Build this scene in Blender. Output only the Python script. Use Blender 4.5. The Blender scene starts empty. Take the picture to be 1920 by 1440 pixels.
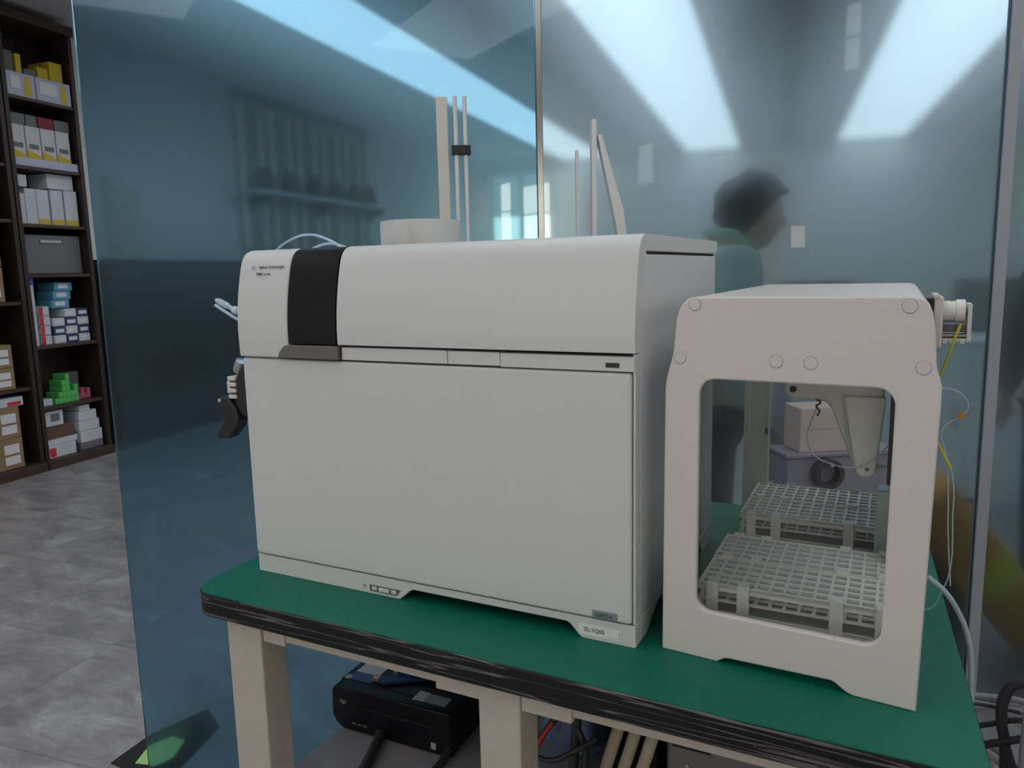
import bpy, bmesh, math, random
from mathutils import Matrix, Vector, noise
random.seed(7)
SC = bpy.context.scene
COL = SC.collection

# ------------------------------------------------------------------ camera, world, exposure
CAM = Vector((1.0442, -0.9935, 1.4441))
cam = bpy.data.cameras.new('camera')
cam.sensor_fit = 'HORIZONTAL'; cam.sensor_width = 36.0
cam.lens = 36.0 * 1424.2 / 1920.0
cam.clip_start = 0.05; cam.clip_end = 100
cob = bpy.data.objects.new('camera', cam); COL.objects.link(cob)
def camera_matrix(yaw, pitch, roll):
    cy, sy = math.cos(yaw), math.sin(yaw)
    f = Vector((-sy*math.cos(pitch), cy*math.cos(pitch), -math.sin(pitch)))
    r = Vector((cy, sy, 0)); u = r.cross(f)
    c, s = math.cos(roll), math.sin(roll)
    r2 = c*r + s*u; u2 = -s*r + c*u
    m = Matrix((r2, u2, -f)).transposed().to_4x4()
    m.translation = CAM
    return m
cob.matrix_world = camera_matrix(math.radians(26.92572), math.radians(8.47777), math.radians(-1.31581))
SC.camera = cob
STRIP_POWER = 1.85
PANE_POWER = 2.6
SC.view_settings.view_transform = 'Standard'
SC.view_settings.look = 'None'
SC.view_settings.gamma = 1.0
SC.view_settings.use_curve_mapping = False
SC.view_settings.exposure = 0.0
w = bpy.data.worlds.new('world'); SC.world = w; w.use_nodes = True
w.node_tree.nodes['Background'].inputs[0].default_value = (0.55, 0.68, 0.85, 1)
w.node_tree.nodes['Background'].inputs[1].default_value = 0.3

# ------------------------------------------------------------------ frames
TT = 0.90                                    # table top height
ROOM = Matrix.Translation((CAM.x, CAM.y, 0)) @ Matrix.Rotation(math.radians(7.54), 4, 'Z')
GLASS = Matrix.Translation((-0.848, 0.310, 0)) @ Matrix.Rotation(math.radians(32.9), 4, 'Z')
TABLE = Matrix.Translation((0, 0, TT))       # mass spectrometer coordinates
SAMP = Matrix(((0.99589, 0, 0, 0.7635), (-0.09053, 1, 0, 0.018), (0, 0, 1, TT), (0, 0, 0, 1)))  # front is set 5 degrees askew
HC = 3.45

# ------------------------------------------------------------------ materials
def mat(name, col, rough=0.5, metal=0.0, var=0.0, scale=8.0, bump=0.0, bscale=60.0, emit=None, power=0.0, spec=0.5, alpha=1.0, trans=0.0, coat=0.0):
    m = bpy.data.materials.new(name); m.use_nodes = True
    nt = m.node_tree; b = nt.nodes['Principled BSDF']
    c = (col[0], col[1], col[2], 1)
    b.inputs['Base Color'].default_value = c
    b.inputs['Roughness'].default_value = rough
    b.inputs['Metallic'].default_value = metal
    b.inputs['Specular IOR Level'].default_value = spec
    b.inputs['Transmission Weight'].default_value = trans
    b.inputs['Alpha'].default_value = alpha
    b.inputs['Coat Weight'].default_value = coat
    if var or bump:
        tc = nt.nodes.new('ShaderNodeTexCoord')
    if var:
        n = nt.nodes.new('ShaderNodeTexNoise'); n.inputs['Scale'].default_value = scale; n.inputs['Detail'].default_value = 4
        nt.links.new(tc.outputs['Object'], n.inputs['Vector'])
        r = nt.nodes.new('ShaderNodeValToRGB')
        r.color_ramp.elements[0].position = 0.3; r.color_ramp.elements[1].position = 0.7
        r.color_ramp.elements[0].color = tuple(max(0, x*(1-var)) for x in col)+(1,)
        r.color_ramp.elements[1].color = tuple(min(1, x*(1+var)) for x in col)+(1,)
        nt.links.new(n.outputs['Fac'], r.inputs['Fac']); nt.links.new(r.outputs['Color'], b.inputs['Base Color'])
    if bump:
        n2 = nt.nodes.new('ShaderNodeTexNoise'); n2.inputs['Scale'].default_value = bscale
        nt.links.new(tc.outputs['Object'], n2.inputs['Vector'])
        bp = nt.nodes.new('ShaderNodeBump'); bp.inputs['Strength'].default_value = bump; bp.inputs['Distance'].default_value = 0.002
        nt.links.new(n2.outputs['Fac'], bp.inputs['Height']); nt.links.new(bp.outputs['Normal'], b.inputs['Normal'])
    if emit:
        b.inputs['Emission Color'].default_value = (emit[0], emit[1], emit[2], 1)
        b.inputs['Emission Strength'].default_value = power
    return m

def glass_mat(name, tint, rough, haze, haze_rough, refl=1.0):
    m = bpy.data.materials.new(name); m.use_nodes = True
    nt = m.node_tree; nt.nodes.clear()
    out = nt.nodes.new('ShaderNodeOutputMaterial')
    st = tuple(math.sqrt(x) for x in tint)+(1,)
    a = nt.nodes.new('ShaderNodeBsdfRefraction'); a.inputs['Color'].default_value = st; a.inputs['Roughness'].default_value = rough; a.inputs['IOR'].default_value = 1.45
    h = nt.nodes.new('ShaderNodeBsdfRefraction'); h.inputs['Color'].default_value = st; h.inputs['Roughness'].default_value = haze_rough; h.inputs['IOR'].default_value = 1.45
    mx = nt.nodes.new('ShaderNodeMixShader'); mx.inputs[0].default_value = haze
    nt.links.new(a.outputs[0], mx.inputs[1]); nt.links.new(h.outputs[0], mx.inputs[2])
    g = nt.nodes.new('ShaderNodeBsdfGlossy'); g.inputs['Roughness'].default_value = 0.02
    fr = nt.nodes.new('ShaderNodeFresnel'); fr.inputs['IOR'].default_value = 1.45
    mu = nt.nodes.new('ShaderNodeMath'); mu.operation = 'MULTIPLY'; mu.inputs[1].default_value = refl
    nt.links.new(fr.outputs[0], mu.inputs[0])
    m2 = nt.nodes.new('ShaderNodeMixShader')
    nt.links.new(mu.outputs[0], m2.inputs[0]); nt.links.new(mx.outputs[0], m2.inputs[1]); nt.links.new(g.outputs[0], m2.inputs[2])
    nt.links.new(m2.outputs[0], out.inputs[0])
    return m

M = {}
M['white'] = mat('white_enamel', (0.68, 0.68, 0.665), 0.38, bump=0.04, bscale=400)
M['white_side'] = mat('white_side_enamel', (0.70, 0.71, 0.71), 0.3, bump=0.03, bscale=300)
M['samp'] = mat('warm_white_enamel', (0.72, 0.66, 0.63), 0.42, bump=0.05, bscale=500)
M['samp_plastic'] = mat('warm_white_plastic', (0.70, 0.67, 0.60), 0.45)
M['samp_cap'] = mat('cap_plastic', (0.70, 0.645, 0.62), 0.35)
M['samp_ring'] = mat('cap_groove_shade', (0.42, 0.38, 0.36), 0.6)  # groove shade round the caps, put into the colour of a flat ring
M['cream'] = mat('cream_powder_coat', (0.56, 0.50, 0.41), 0.45, var=0.04, scale=20, bump=0.05, bscale=300)
M['black'] = mat('black_plastic', (0.012, 0.011, 0.011), 0.4)
M['core'] = mat('dark_gap', (0.02, 0.019, 0.018), 0.8)
M['satinblack'] = mat('satin_black_panel', (0.007, 0.006, 0.006), 0.4, spec=0.22)
M['taupe'] = mat('taupe_plastic', (0.15, 0.135, 0.125), 0.35)
M['green'] = mat('green_laminate', (0.004, 0.150, 0.092), 0.5, var=0.05, scale=60, bump=0.06, bscale=700, spec=0.28)
M['metal'] = mat('brushed_metal', (0.55, 0.56, 0.57), 0.3, metal=1)
M['greyplate'] = mat('grey_plate', (0.22, 0.26, 0.27), 0.45)
M['ink'] = mat('black_ink', (0.03, 0.03, 0.035), 0.6)
M['lightink'] = mat('pale_ink', (0.45, 0.46, 0.5), 0.5)
M['blueink'] = mat('pale_blue_ink', (0.42, 0.55, 0.74), 0.5)
M['tube'] = mat('translucent_tube', (0.62, 0.72, 0.80), 0.2, trans=0.25)
M['tube_blue'] = mat('pale_blue_tube', (0.55, 0.72, 0.9), 0.2, trans=0.15)
M['yellow'] = mat('yellow_tube', (0.62, 0.60, 0.04), 0.35)
M['orange'] = mat('orange_fitting', (0.75, 0.30, 0.03), 0.4)
M['rack'] = mat('milky_plastic', (0.74, 0.73, 0.68), 0.35)
M['rackbase'] = mat('shaded_rack_floor', (0.27, 0.26, 0.23), 0.6)  # darker than the rack: shade inside the holes is put into this colour
M['tab'] = mat('ivory_tab', (0.76, 0.70, 0.64), 0.45)
M['rinse'] = mat('pale_green_plastic', (0.50, 0.58, 0.53), 0.3)
M['board'] = mat('grey_board', (0.34, 0.32, 0.33), 0.5, var=0.05, scale=6)
M['pc'] = mat('black_computer_case', (0.004, 0.0045, 0.006), 0.42, bump=0.03, bscale=300, spec=0.25)
M['paper'] = mat('white_paper', (0.72, 0.72, 0.76), 0.7)
M['sticker_silver'] = mat('silver_sticker', (0.40, 0.40, 0.36), 0.4, var=0.2, scale=90)
M['sticker_blue'] = mat('blue_sticker', (0.03, 0.06, 0.20), 0.4)
M['bluecloth'] = mat('blue_ribbon', (0.01, 0.05, 0.17), 0.5)
M['copper'] = mat('copper', (0.55, 0.36, 0.26), 0.4, metal=0.6)
M['hose'] = mat('cream_hose', (0.52, 0.45, 0.33), 0.5, var=0.12, scale=30)
M['cable'] = mat('dark_cable', (0.035, 0.034, 0.038), 0.5)
M['greycable'] = mat('grey_cable', (0.32, 0.32, 0.36), 0.5)
M['bluebag'] = mat('pale_blue_bag', (0.17, 0.25, 0.42), 0.35, var=0.15, scale=12)
M['red'] = mat('red_plastic', (0.5, 0.03, 0.03), 0.5)
M['reel'] = mat('dark_reel_plastic', (0.05, 0.045, 0.06), 0.5)
M['pumpgrey'] = mat('grey_pump_enamel', (0.22, 0.205, 0.21), 0.45, var=0.05, scale=15)
M['brown'] = mat('dark_brown_wood', (0.022, 0.013, 0.010), 0.45, var=0.25, scale=14)
M['brownedge'] = mat('brown_shelf_wood', (0.05, 0.030, 0.024), 0.45, var=0.2, scale=14)
M['card'] = mat('cardboard', (0.30, 0.20, 0.11), 0.8, var=0.1, scale=10)
M['boxwhite'] = mat('white_box', (0.58, 0.62, 0.68), 0.6, var=0.05, scale=12)
M['bin'] = mat('pale_lilac_bin', (0.46, 0.50, 0.66), 0.5)
M['boxyellow'] = mat('yellow_label', (0.62, 0.46, 0.03), 0.6)
M['boxblue'] = mat('light_blue_box', (0.10, 0.32, 0.48), 0.6)
M['boxnavy'] = mat('navy_box', (0.04, 0.06, 0.16), 0.6)
M['boxgreen'] = mat('bright_green_box', (0.10, 0.52, 0.12), 0.6)
M['boxpink'] = mat('pink_box', (0.55, 0.10, 0.25), 0.6)
M['boxgrey'] = mat('grey_box', (0.16, 0.16, 0.17), 0.6)
M['boxmaroon'] = mat('maroon_box', (0.22, 0.02, 0.04), 0.6)
M['boxred'] = mat('red_label', (0.62, 0.03, 0.05), 0.6)
M['boxbrown'] = mat('brown_box', (0.14, 0.075, 0.045), 0.7)
M['capblue'] = mat('blue_cap', (0.02, 0.13, 0.50), 0.5)
M['wall'] = mat('pale_wall', (0.78, 0.80, 0.79), 0.8, var=0.03, scale=2)
M['wallwarm'] = mat('warm_wall', (0.74, 0.62, 0.50), 0.8, var=0.03, scale=2)
M['ceil'] = mat('grey_ceiling', (0.50, 0.50, 0.51), 0.8, var=0.03, scale=3)
M['strip'] = mat('light_panel', (0.8, 0.8, 0.8), 0.5, emit=(0.93, 0.97, 1.0), power=STRIP_POWER)
M['pane'] = mat('daylit_pane', (0.8, 0.8, 0.8), 0.3, emit=(0.97, 0.97, 1.0), power=PANE_POWER)
M['pane_sun'] = mat('sunny_pane', (0.8, 0.8, 0.8), 0.3, emit=(1.0, 0.98, 0.84), power=12.0)
M['pane_warm'] = mat('sunlit_pane', (0.8, 0.8, 0.8), 0.3, emit=(1.0, 1.0, 0.80), power=2.2)
M['pane_dim'] = mat('veiled_pane', (0.7, 0.7, 0.65), 0.3, emit=(0.95, 1.0, 0.85), power=0.35)
M['frame'] = mat('white_frame', (0.82, 0.82, 0.79), 0.4)
M['rail'] = mat('dark_trunking', (0.02, 0.02, 0.024), 0.5)
M['navy'] = mat('dark_navy_laminate', (0.03, 0.035, 0.045), 0.45, var=0.1, scale=6)
M['curtain'] = mat('beige_curtain', (0.85, 0.80, 0.66), 0.85, var=0.08, scale=6)
M['curtain2'] = mat('grey_curtain', (0.42, 0.42, 0.38), 0.85, var=0.08, scale=6)
M['skin'] = mat('skin', (0.85, 0.52, 0.37), 0.55, var=0.05, scale=20)
M['hair'] = mat('black_hair', (0.010, 0.010, 0.014), 0.5, var=0.3, scale=40)
M['mint'] = mat('pale_green_cotton', (0.64, 0.76, 0.64), 0.85, var=0.06, scale=14, bump=0.2, bscale=90)
M['navycloth'] = mat('navy_trousers', (0.02, 0.03, 0.06), 0.85)
M['darkcloth'] = mat('black_jacket_cloth', (0.015, 0.016, 0.022), 0.85)
M['shoe'] = mat('black_shoe', (0.02, 0.02, 0.02), 0.5)
M['eyewhite'] = mat('eye_white', (0.7, 0.68, 0.66), 0.3)
M['foam_orange'] = mat('orange_foam', (0.95, 0.38, 0.06), 0.8, var=0.1, scale=9)
M['foam_yellow'] = mat('yellow_webbing', (0.95, 0.74, 0.06), 0.7)
M['darkbox'] = mat('dark_brown_carton', (0.05, 0.035, 0.03), 0.8)
M['lilac'] = mat('lilac_grey_laminate', (0.28, 0.26, 0.33), 0.5)
M['beigebox'] = mat('pinkish_beige_carton', (0.60, 0.50, 0.47), 0.8)
M['floorblack'] = mat('black_floor_vinyl', (0.006, 0.006, 0.006), 0.5)
M['floorgreen'] = mat('pale_green_floor_vinyl', (0.40, 0.66, 0.24), 0.5)
M['clear'] = glass_mat('clear_acrylic', (0.93, 0.96, 0.95), 0.0, 0.0, 0.1, 0.7)
M['glass_left'] = glass_mat('blue_tinted_hazy_glass', (0.27, 0.52, 0.68), 0.075, 0.30, 0.46)
M['glass_mid'] = glass_mat('pale_tinted_hazy_glass', (0.46, 0.61, 0.70), 0.10, 0.34, 0.45)
M['joint'] = mat('clear_joint_strip', (0.60, 0.62, 0.66), 0.15, trans=0.35)
M['jointmetal'] = mat('polished_joint', (0.30, 0.31, 0.30), 0.22, metal=1)
M['glassrail'] = mat('lilac_grey_rail', (0.36, 0.36, 0.44), 0.35, metal=0.4)

def streak_mat():
    m = mat('scuffed_black_edging', (0.012, 0.011, 0.012), 0.5, spec=0.3)
    nt = m.node_tree; b = nt.nodes['Principled BSDF']
    tc = nt.nodes.new('ShaderNodeTexCoord'); mp = nt.nodes.new('ShaderNodeMapping')
    mp.inputs['Scale'].default_value = (2.2, 2.2, 75)
    nt.links.new(tc.outputs['Object'], mp.inputs['Vector'])
    n = nt.nodes.new('ShaderNodeTexNoise'); n.inputs['Scale'].default_value = 1.0; n.inputs['Detail'].default_value = 3; n.inputs['Distortion'].default_value = 0.25
    nt.links.new(mp.outputs[0], n.inputs['Vector'])
    r = nt.nodes.new('ShaderNodeValToRGB')
    e = r.color_ramp.elements
    e[0].position = 0.475; e[0].color = (0.009, 0.008, 0.009, 1); e[1].position = 0.525; e[1].color = (0.009, 0.008, 0.009, 1)
    k = e.new(0.50); k.color = (0.17, 0.15, 0.152, 1)
    nt.links.new(n.outputs['Fac'], r.inputs['Fac'])
    v = nt.nodes.new('ShaderNodeTexVoronoi'); v.inputs['Scale'].default_value = 75
    nt.links.new(tc.outputs['Object'], v.inputs['Vector'])
    lt = nt.nodes.new('ShaderNodeMath'); lt.operation = 'LESS_THAN'; lt.inputs[1].default_value = 0.075
    nt.links.new(v.outputs['Distance'], lt.inputs[0])
    mx = nt.nodes.new('ShaderNodeMixRGB'); mx.inputs['Color2'].default_value = (0.30, 0.27, 0.24, 1)
    n3 = nt.nodes.new('ShaderNodeTexNoise'); n3.inputs['Scale'].default_value = 6
    nt.links.new(tc.outputs['Object'], n3.inputs['Vector'])
    gt = nt.nodes.new('ShaderNodeMath'); gt.operation = 'GREATER_THAN'; gt.inputs[1].default_value = 0.56
    nt.links.new(n3.outputs['Fac'], gt.inputs[0])
    ml = nt.nodes.new('ShaderNodeMath'); ml.operation = 'MULTIPLY'
    nt.links.new(lt.outputs[0], ml.inputs[0]); nt.links.new(gt.outputs[0], ml.inputs[1])
    nt.links.new(ml.outputs[0], mx.inputs['Fac']); nt.links.new(r.outputs['Color'], mx.inputs['Color1'])
    nt.links.new(mx.outputs[0], b.inputs['Base Color'])
    return m
M['edge'] = streak_mat()

def marble_mat():
    m = mat('marbled_grey_vinyl', (0.3, 0.3, 0.3), 0.32)
    nt = m.node_tree; b = nt.nodes['Principled BSDF']
    g = nt.nodes.new('ShaderNodeNewGeometry'); oi = nt.nodes.new('ShaderNodeObjectInfo')
    ad = nt.nodes.new('ShaderNodeVectorMath'); ad.operation = 'ADD'
    cb = nt.nodes.new('ShaderNodeCombineXYZ')
    sc = nt.nodes.new('ShaderNodeMath'); sc.operation = 'MULTIPLY'; sc.inputs[1].default_value = 40
    nt.links.new(oi.outputs['Random'], sc.inputs[0]); nt.links.new(sc.outputs[0], cb.inputs[2])
    nt.links.new(g.outputs['Position'], ad.inputs[0]); nt.links.new(cb.outputs[0], ad.inputs[1])
    mp = nt.nodes.new('ShaderNodeMapping'); mp.inputs['Scale'].default_value = (1.6, 3.2, 1); mp.inputs['Rotation'].default_value = (0, 0, 0.5)
    nt.links.new(ad.outputs[0], mp.inputs['Vector'])
    n = nt.nodes.new('ShaderNodeTexNoise'); n.inputs['Scale'].default_value = 2.2; n.inputs['Detail'].default_value = 9; n.inputs['Roughness'].default_value = 0.72; n.inputs['Distortion'].default_value = 0.35
    nt.links.new(mp.outputs[0], n.inputs['Vector'])
    r = nt.nodes.new('ShaderNodeValToRGB'); e = r.color_ramp.elements
    e[0].position = 0.3; e[0].color = (0.17, 0.17, 0.185, 1); e[1].position = 0.72; e[1].color = (0.52, 0.53, 0.57, 1)
    k = e.new(0.5); k.color = (0.29, 0.28, 0.29, 1); k2 = e.new(0.58); k2.color = (0.35, 0.345, 0.34, 1)
    nt.links.new(n.outputs['Fac'], r.inputs['Fac']); nt.links.new(r.outputs['Color'], b.inputs['Base Color'])
    return m
M['floor'] = marble_mat()

# ------------------------------------------------------------------ builders
BASE = {}
def put(name, me, m, parent=None, loc=None, smooth=False, bevel=0.0, seg=2, angle=40):
    if m is not None and len(me.materials) == 0:
        me.materials.append(m)
    o = bpy.data.objects.new(name, me); COL.objects.link(o)
    if parent is not None:
        L = BASE[parent.name]
    elif loc is not None:
        L = Vector(loc)
    else:
        xs = [v.co.x for v in me.vertices]; ys = [v.co.y for v in me.vertices]; zs = [v.co.z for v in me.vertices]
        L = Vector(((min(xs)+max(xs))/2, (min(ys)+max(ys))/2, min(zs)))
    me.transform(Matrix.Translation(-L))
    BASE[o.name] = L.copy()
    if parent is not None:
        o.parent = parent
    else:
        o.location = L
    if smooth:
        for p in me.polygons: p.use_smooth = True
    if bevel:
        md = o.modifiers.new('bevel', 'BEVEL'); md.width = bevel; md.segments = seg; md.limit_method = 'ANGLE'; md.angle_limit = math.radians(angle)
        md.harden_normals = False
    return o

def thing(name, loc, label, cat, group=None, M4=None):
    L = Vector(loc)
    if M4 is not None: L = M4 @ L
    o = bpy.data.objects.new(name, None); COL.objects.link(o); o.location = L
    o.empty_display_size = 0.05
    BASE[o.name] = L.copy()
    return tag(o, label, cat, group)
def tag(o, label=None, cat=None, group=None, kind=None):
    if label: o['label'] = label
    if cat: o['category'] = cat
    if group: o['group'] = group
    if kind: o['kind'] = kind
    return o

def box_bm(bm, x0, x1, y0, y1, z0, z1, M4=None):
    vs = []
    for x in (x0, x1):
        for y in (y0, y1):
            for z in (z0, z1):
                p = Vector((x, y, z))
                vs.append(bm.verts.new(M4 @ p if M4 is not None else p))
    for f in ((0,1,3,2),(4,6,7,5),(0,4,5,1),(2,3,7,6),(0,2,6,4),(1,5,7,3)):
        bm.faces.new([vs[i] for i in f])
def from_bm(bm, name):
    bmesh.ops.recalc_face_normals(bm, faces=bm.faces)
    me = bpy.data.meshes.new(name); bm.to_mesh(me); bm.free(); return me
def box(name, x, y, z, m, parent=None, M4=None, bevel=0.0, loc=None, seg=2):
    bm = bmesh.new(); box_bm(bm, x[0], x[1], y[0], y[1], z[0], z[1], M4)
    return put(name, from_bm(bm, name), m, parent, loc, bevel=bevel, seg=seg)
def boxes(name, lst, m, parent=None, M4=None, bevel=0.0, loc=None):
    bm = bmesh.new()
    for b in lst: box_bm(bm, *b, M4)
    return put(name, from_bm(bm, name), m, parent, loc, bevel=bevel)
def prism(name, poly, a0, a1, plane, m, parent=None, M4=None, bevel=0.0, smooth=False, loc=None, seg=2, angle=40):
    """poly in 2D extruded along the third axis; plane 'xz' (along y), 'yz' (along x), 'xy' (along z)"""
    bm = bmesh.new()
    def P(p, a):
        v = {'xz': Vector((p[0], a, p[1])), 'yz': Vector((a, p[0], p[1])), 'xy': Vector((p[0], p[1], a))}[plane]
        return M4 @ v if M4 is not None else v
    A = [bm.verts.new(P(p, a0)) for p in poly]; B = [bm.verts.new(P(p, a1)) for p in poly]
    n = len(poly)
    bm.faces.new(A); bm.faces.new(list(reversed(B)))
    for i in range(n):
        bm.faces.new((A[i], B[i], B[(i+1) % n], A[(i+1) % n]))
    o = put(name, from_bm(bm, name), m, parent, loc, bevel=bevel, seg=seg, angle=angle)
    if smooth:
        for p in o.data.polygons:
            if len(p.vertices) == 4: p.use_smooth = True
    return o
def curve_mesh(cu):
    o = bpy.data.objects.new('tmp', cu); COL.objects.link(o)
    dg = bpy.context.evaluated_depsgraph_get(); dg.update()
    me = bpy.data.meshes.new_from_object(o.evaluated_get(dg))
    bpy.data.objects.remove(o); 
    return me
def tube(name, pts, r, m, parent=None, M4=None, loc=None, res=5, smoothpath=True):
    cu = bpy.data.curves.new(name, 'CURVE'); cu.dimensions = '3D'; cu.bevel_depth = r; cu.bevel_resolution = 3; cu.use_fill_caps = True
    if smoothpath and len(pts) > 2:
        s = cu.splines.new('BEZIER'); s.bezier_points.add(len(pts)-1); s.resolution_u = res
        for b, p in zip(s.bezier_points, pts):
            b.co = M4 @ Vector(p) if M4 is not None else Vector(p); b.handle_left_type = b.handle_right_type = 'AUTO'
    else:
        s = cu.splines.new('POLY'); s.points.add(len(pts)-1)
        for b, p in zip(s.points, pts):
            q = M4 @ Vector(p) if M4 is not None else Vector(p); b.co = (*q, 1)
    me = curve_mesh(cu); me.materials.clear()
    return put(name, me, m, parent, loc, smooth=True)
def plate(name, loops, y0, y1, m, parent=None, M4=None, bevel=0.003):
    """flat plate with holes: loops in (x,z), between y0 and y1"""
    cu = bpy.data.curves.new(name, 'CURVE'); cu.dimensions = '2D'; cu.fill_mode = 'BOTH'
    cu.extrude = (y1-y0)/2 - bevel; cu.bevel_depth = bevel; cu.bevel_resolution = 2; cu.offset = -bevel
    for lp in loops:
        s = cu.splines.new('POLY'); s.points.add(len(lp)-1); s.use_cyclic_u = True
        for b, p in zip(s.points, lp): b.co = (p[0], p[1], 0, 1)
    me = curve_mesh(cu); me.materials.clear()
    T = Matrix.Translation((0, (y0+y1)/2, 0)) @ Matrix.Rotation(math.pi/2, 4, 'X')
    me.transform((M4 if M4 is not None else Matrix()) @ T)
    return put(name, me, m, parent)
def lathe(name, prof, m, parent=None, M4=None, n=32, smooth=True, loc=None, bevel=0.0):
    """profile (r,z) turned about z, placed by M4"""
    bm = bmesh.new(); rings = []
    for r, z in prof:
        if r < 1e-6:
            p = Vector((0, 0, z)); rings.append([bm.verts.new(M4 @ p if M4 is not None else p)])
        else:
            ring = []
            for i in range(n):
                a = 2*math.pi*i/n; p = Vector((r*math.cos(a), r*math.sin(a), z)); ring.append(bm.verts.new(M4 @ p if M4 is not None else p))
            rings.append(ring)
    for A, B in zip(rings, rings[1:]):
        for i in range(n):
            j = (i+1) % n
            if len(A) == 1 and len(B) == 1: continue
            if len(A) == 1: bm.faces.new((A[0], B[i], B[j]))
            elif len(B) == 1: bm.faces.new((A[i], A[j], B[0]))
            else: bm.faces.new((A[i], A[j], B[j], B[i]))
    o = put(name, from_bm(bm, name), m, parent, loc)
    if smooth:
        for p in o.data.polygons: p.use_smooth = True
        md = o.modifiers.new('split', 'EDGE_SPLIT'); md.split_angle = math.radians(38)
    return o
def text(name, body, size, m, parent, M4, shear=0.0, ext=0.0002):
    cu = bpy.data.curves.new(name, 'FONT'); cu.body = body; cu.size = size; cu.extrude = ext; cu.shear = shear
    me = curve_mesh(cu); me.materials.clear()
    me.transform(M4)
    return put(name, me, m, parent)
def table_outline(x0, x1, y0, y1, rl, rr_, n=8):
    pts = []
    for cx, cy, a0, r in ((x1-rr_, y1-rr_, 0, rr_), (x0+rl, y1-rl, 90, rl), (x0+rl, y0+rl, 180, rl), (x1-rr_, y0+rr_, 270, rr_)):
        for i in range(n+1):
            a = math.radians(a0 + 90*i/n); pts.append([cx+r*math.cos(a), cy+r*math.sin(a)])
    for p in pts:                                   # the right end is cut slightly askew
        if p[0] > 0.9: p[0] -= 0.052*(p[1]-y0)
    return pts
def rounded(x0, x1, z0, z1, r, n=8, corners=(1, 1, 1, 1)):
    pts = []
    for k, (cx, cz, a0) in enumerate(((x1-r, z1-r, 0), (x0+r, z1-r, 90), (x0+r, z0+r, 180), (x1-r, z0+r, 270))):
        if not corners[k]:
            pts.append(((x1, z1), (x0, z1), (x0, z0), (x1, z0))[k]); continue
        for i in range(n+1):
            a = math.radians(a0 + 90*i/n); pts.append((cx+r*math.cos(a), cz+r*math.sin(a)))
    return pts
FRONT = Matrix.Rotation(math.pi/2, 4, 'X')      # lays xy text on the xz plane, facing -y
def copy_thing(root, delta, rot=0.0):
    r = root.copy(); COL.objects.link(r); r.location = root.location + Vector(delta); r.rotation_euler = (0, 0, root.rotation_euler.z + rot)
    for ch in list(root.children):
        c = ch.copy(); COL.objects.link(c); c.parent = r
        for g in list(ch.children):
            d = g.copy(); COL.objects.link(d); d.parent = c
    return r

# ================================================================== THE SETTING
A0, A1, B0, B1 = -5.65, 3.4, -5.0, 13.9
fl = box('floor', (A0, A1), (B0, B1), (-0.1, -0.003), M['floor'], M4=ROOM); tag(fl, 'grey marbled vinyl floor', kind='structure')
# floor sheets that show left of the glass and beyond it
tile_me = None
for i in range(-9, 4):
    for j in range(0, 11):
        a, b = i*0.62, 0.3+j*0.62
        if a < -5.6 or a > 2.7: continue
        if tile_me is None:
            bm = bmesh.new(); box_bm(bm, 0.0008, 0.6192, 0.0008, 0.6192, -0.003, 0.0)
            tile_me = from_bm(bm, 'floor_tile'); tile_me.materials.append(M['floor'])
        o = bpy.data.objects.new('floor_tile', tile_me); COL.objects.link(o); o.parent = fl
        o.matrix_local = Matrix.Translation(-BASE[fl.name]) @ ROOM @ Matrix.Translation((a, b, 0))
ce = box('ceiling', (A0, A1), (B0, B1), (HC, HC+0.1), M['ceil'], M4=ROOM); tag(ce, kind='structure')
o = box('wall_left', (A0-0.12, A0), (B0, B1), (0, HC), M['wall'], M4=ROOM); tag(o, kind='structure')
o = box('wall_far', (A0, A1), (B1, B1+0.12), (0, HC), M['wall'], M4=ROOM); tag(o, kind='structure')
o = box('wall_near', (A0, A1), (B0-0.12, B0), (0, HC), M['wallwarm'], M4=ROOM); tag(o, kind='structure')
o = box('wall_right', (A1, A1+0.12), (B0, B1), (0, HC), M['wall'], M4=ROOM); tag(o, kind='structure')
# luminous ceiling strips
for k, (ac, wd, lab) in enumerate(((-3.38, 0.78, 'long luminous white ceiling panel over the left side, nearest the shelving'),
                                   (-1.13, 0.88, 'long luminous white ceiling panel, the middle one of three'),
                                   (1.32, 0.98, 'long luminous white ceiling panel on the right of the three'))):
    t = thing('ceiling_light', (ac, 4.5, HC), lab, 'ceiling light', 'luminous ceiling strips', ROOM)
    boxes('light_frame', [(ac-wd/2-0.02, ac-wd/2, -2.8, 13.87, HC-0.03, HC-0.001), (ac+wd/2, ac+wd/2+0.02, -2.8, 13.87, HC-0.03, HC-0.001),
                          (ac-wd/2, ac+wd/2, 13.85, 13.87, HC-0.03, HC-0.001), (ac-wd/2, ac+wd/2, -2.8, -2.78, HC-0.03, HC-0.001)], M['frame'], t, ROOM)
    box('light_panel', (ac-wd/2, ac+wd/2), (-2.78, 13.85), (HC-0.02, HC-0.002), M['strip'], t, ROOM)
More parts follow.
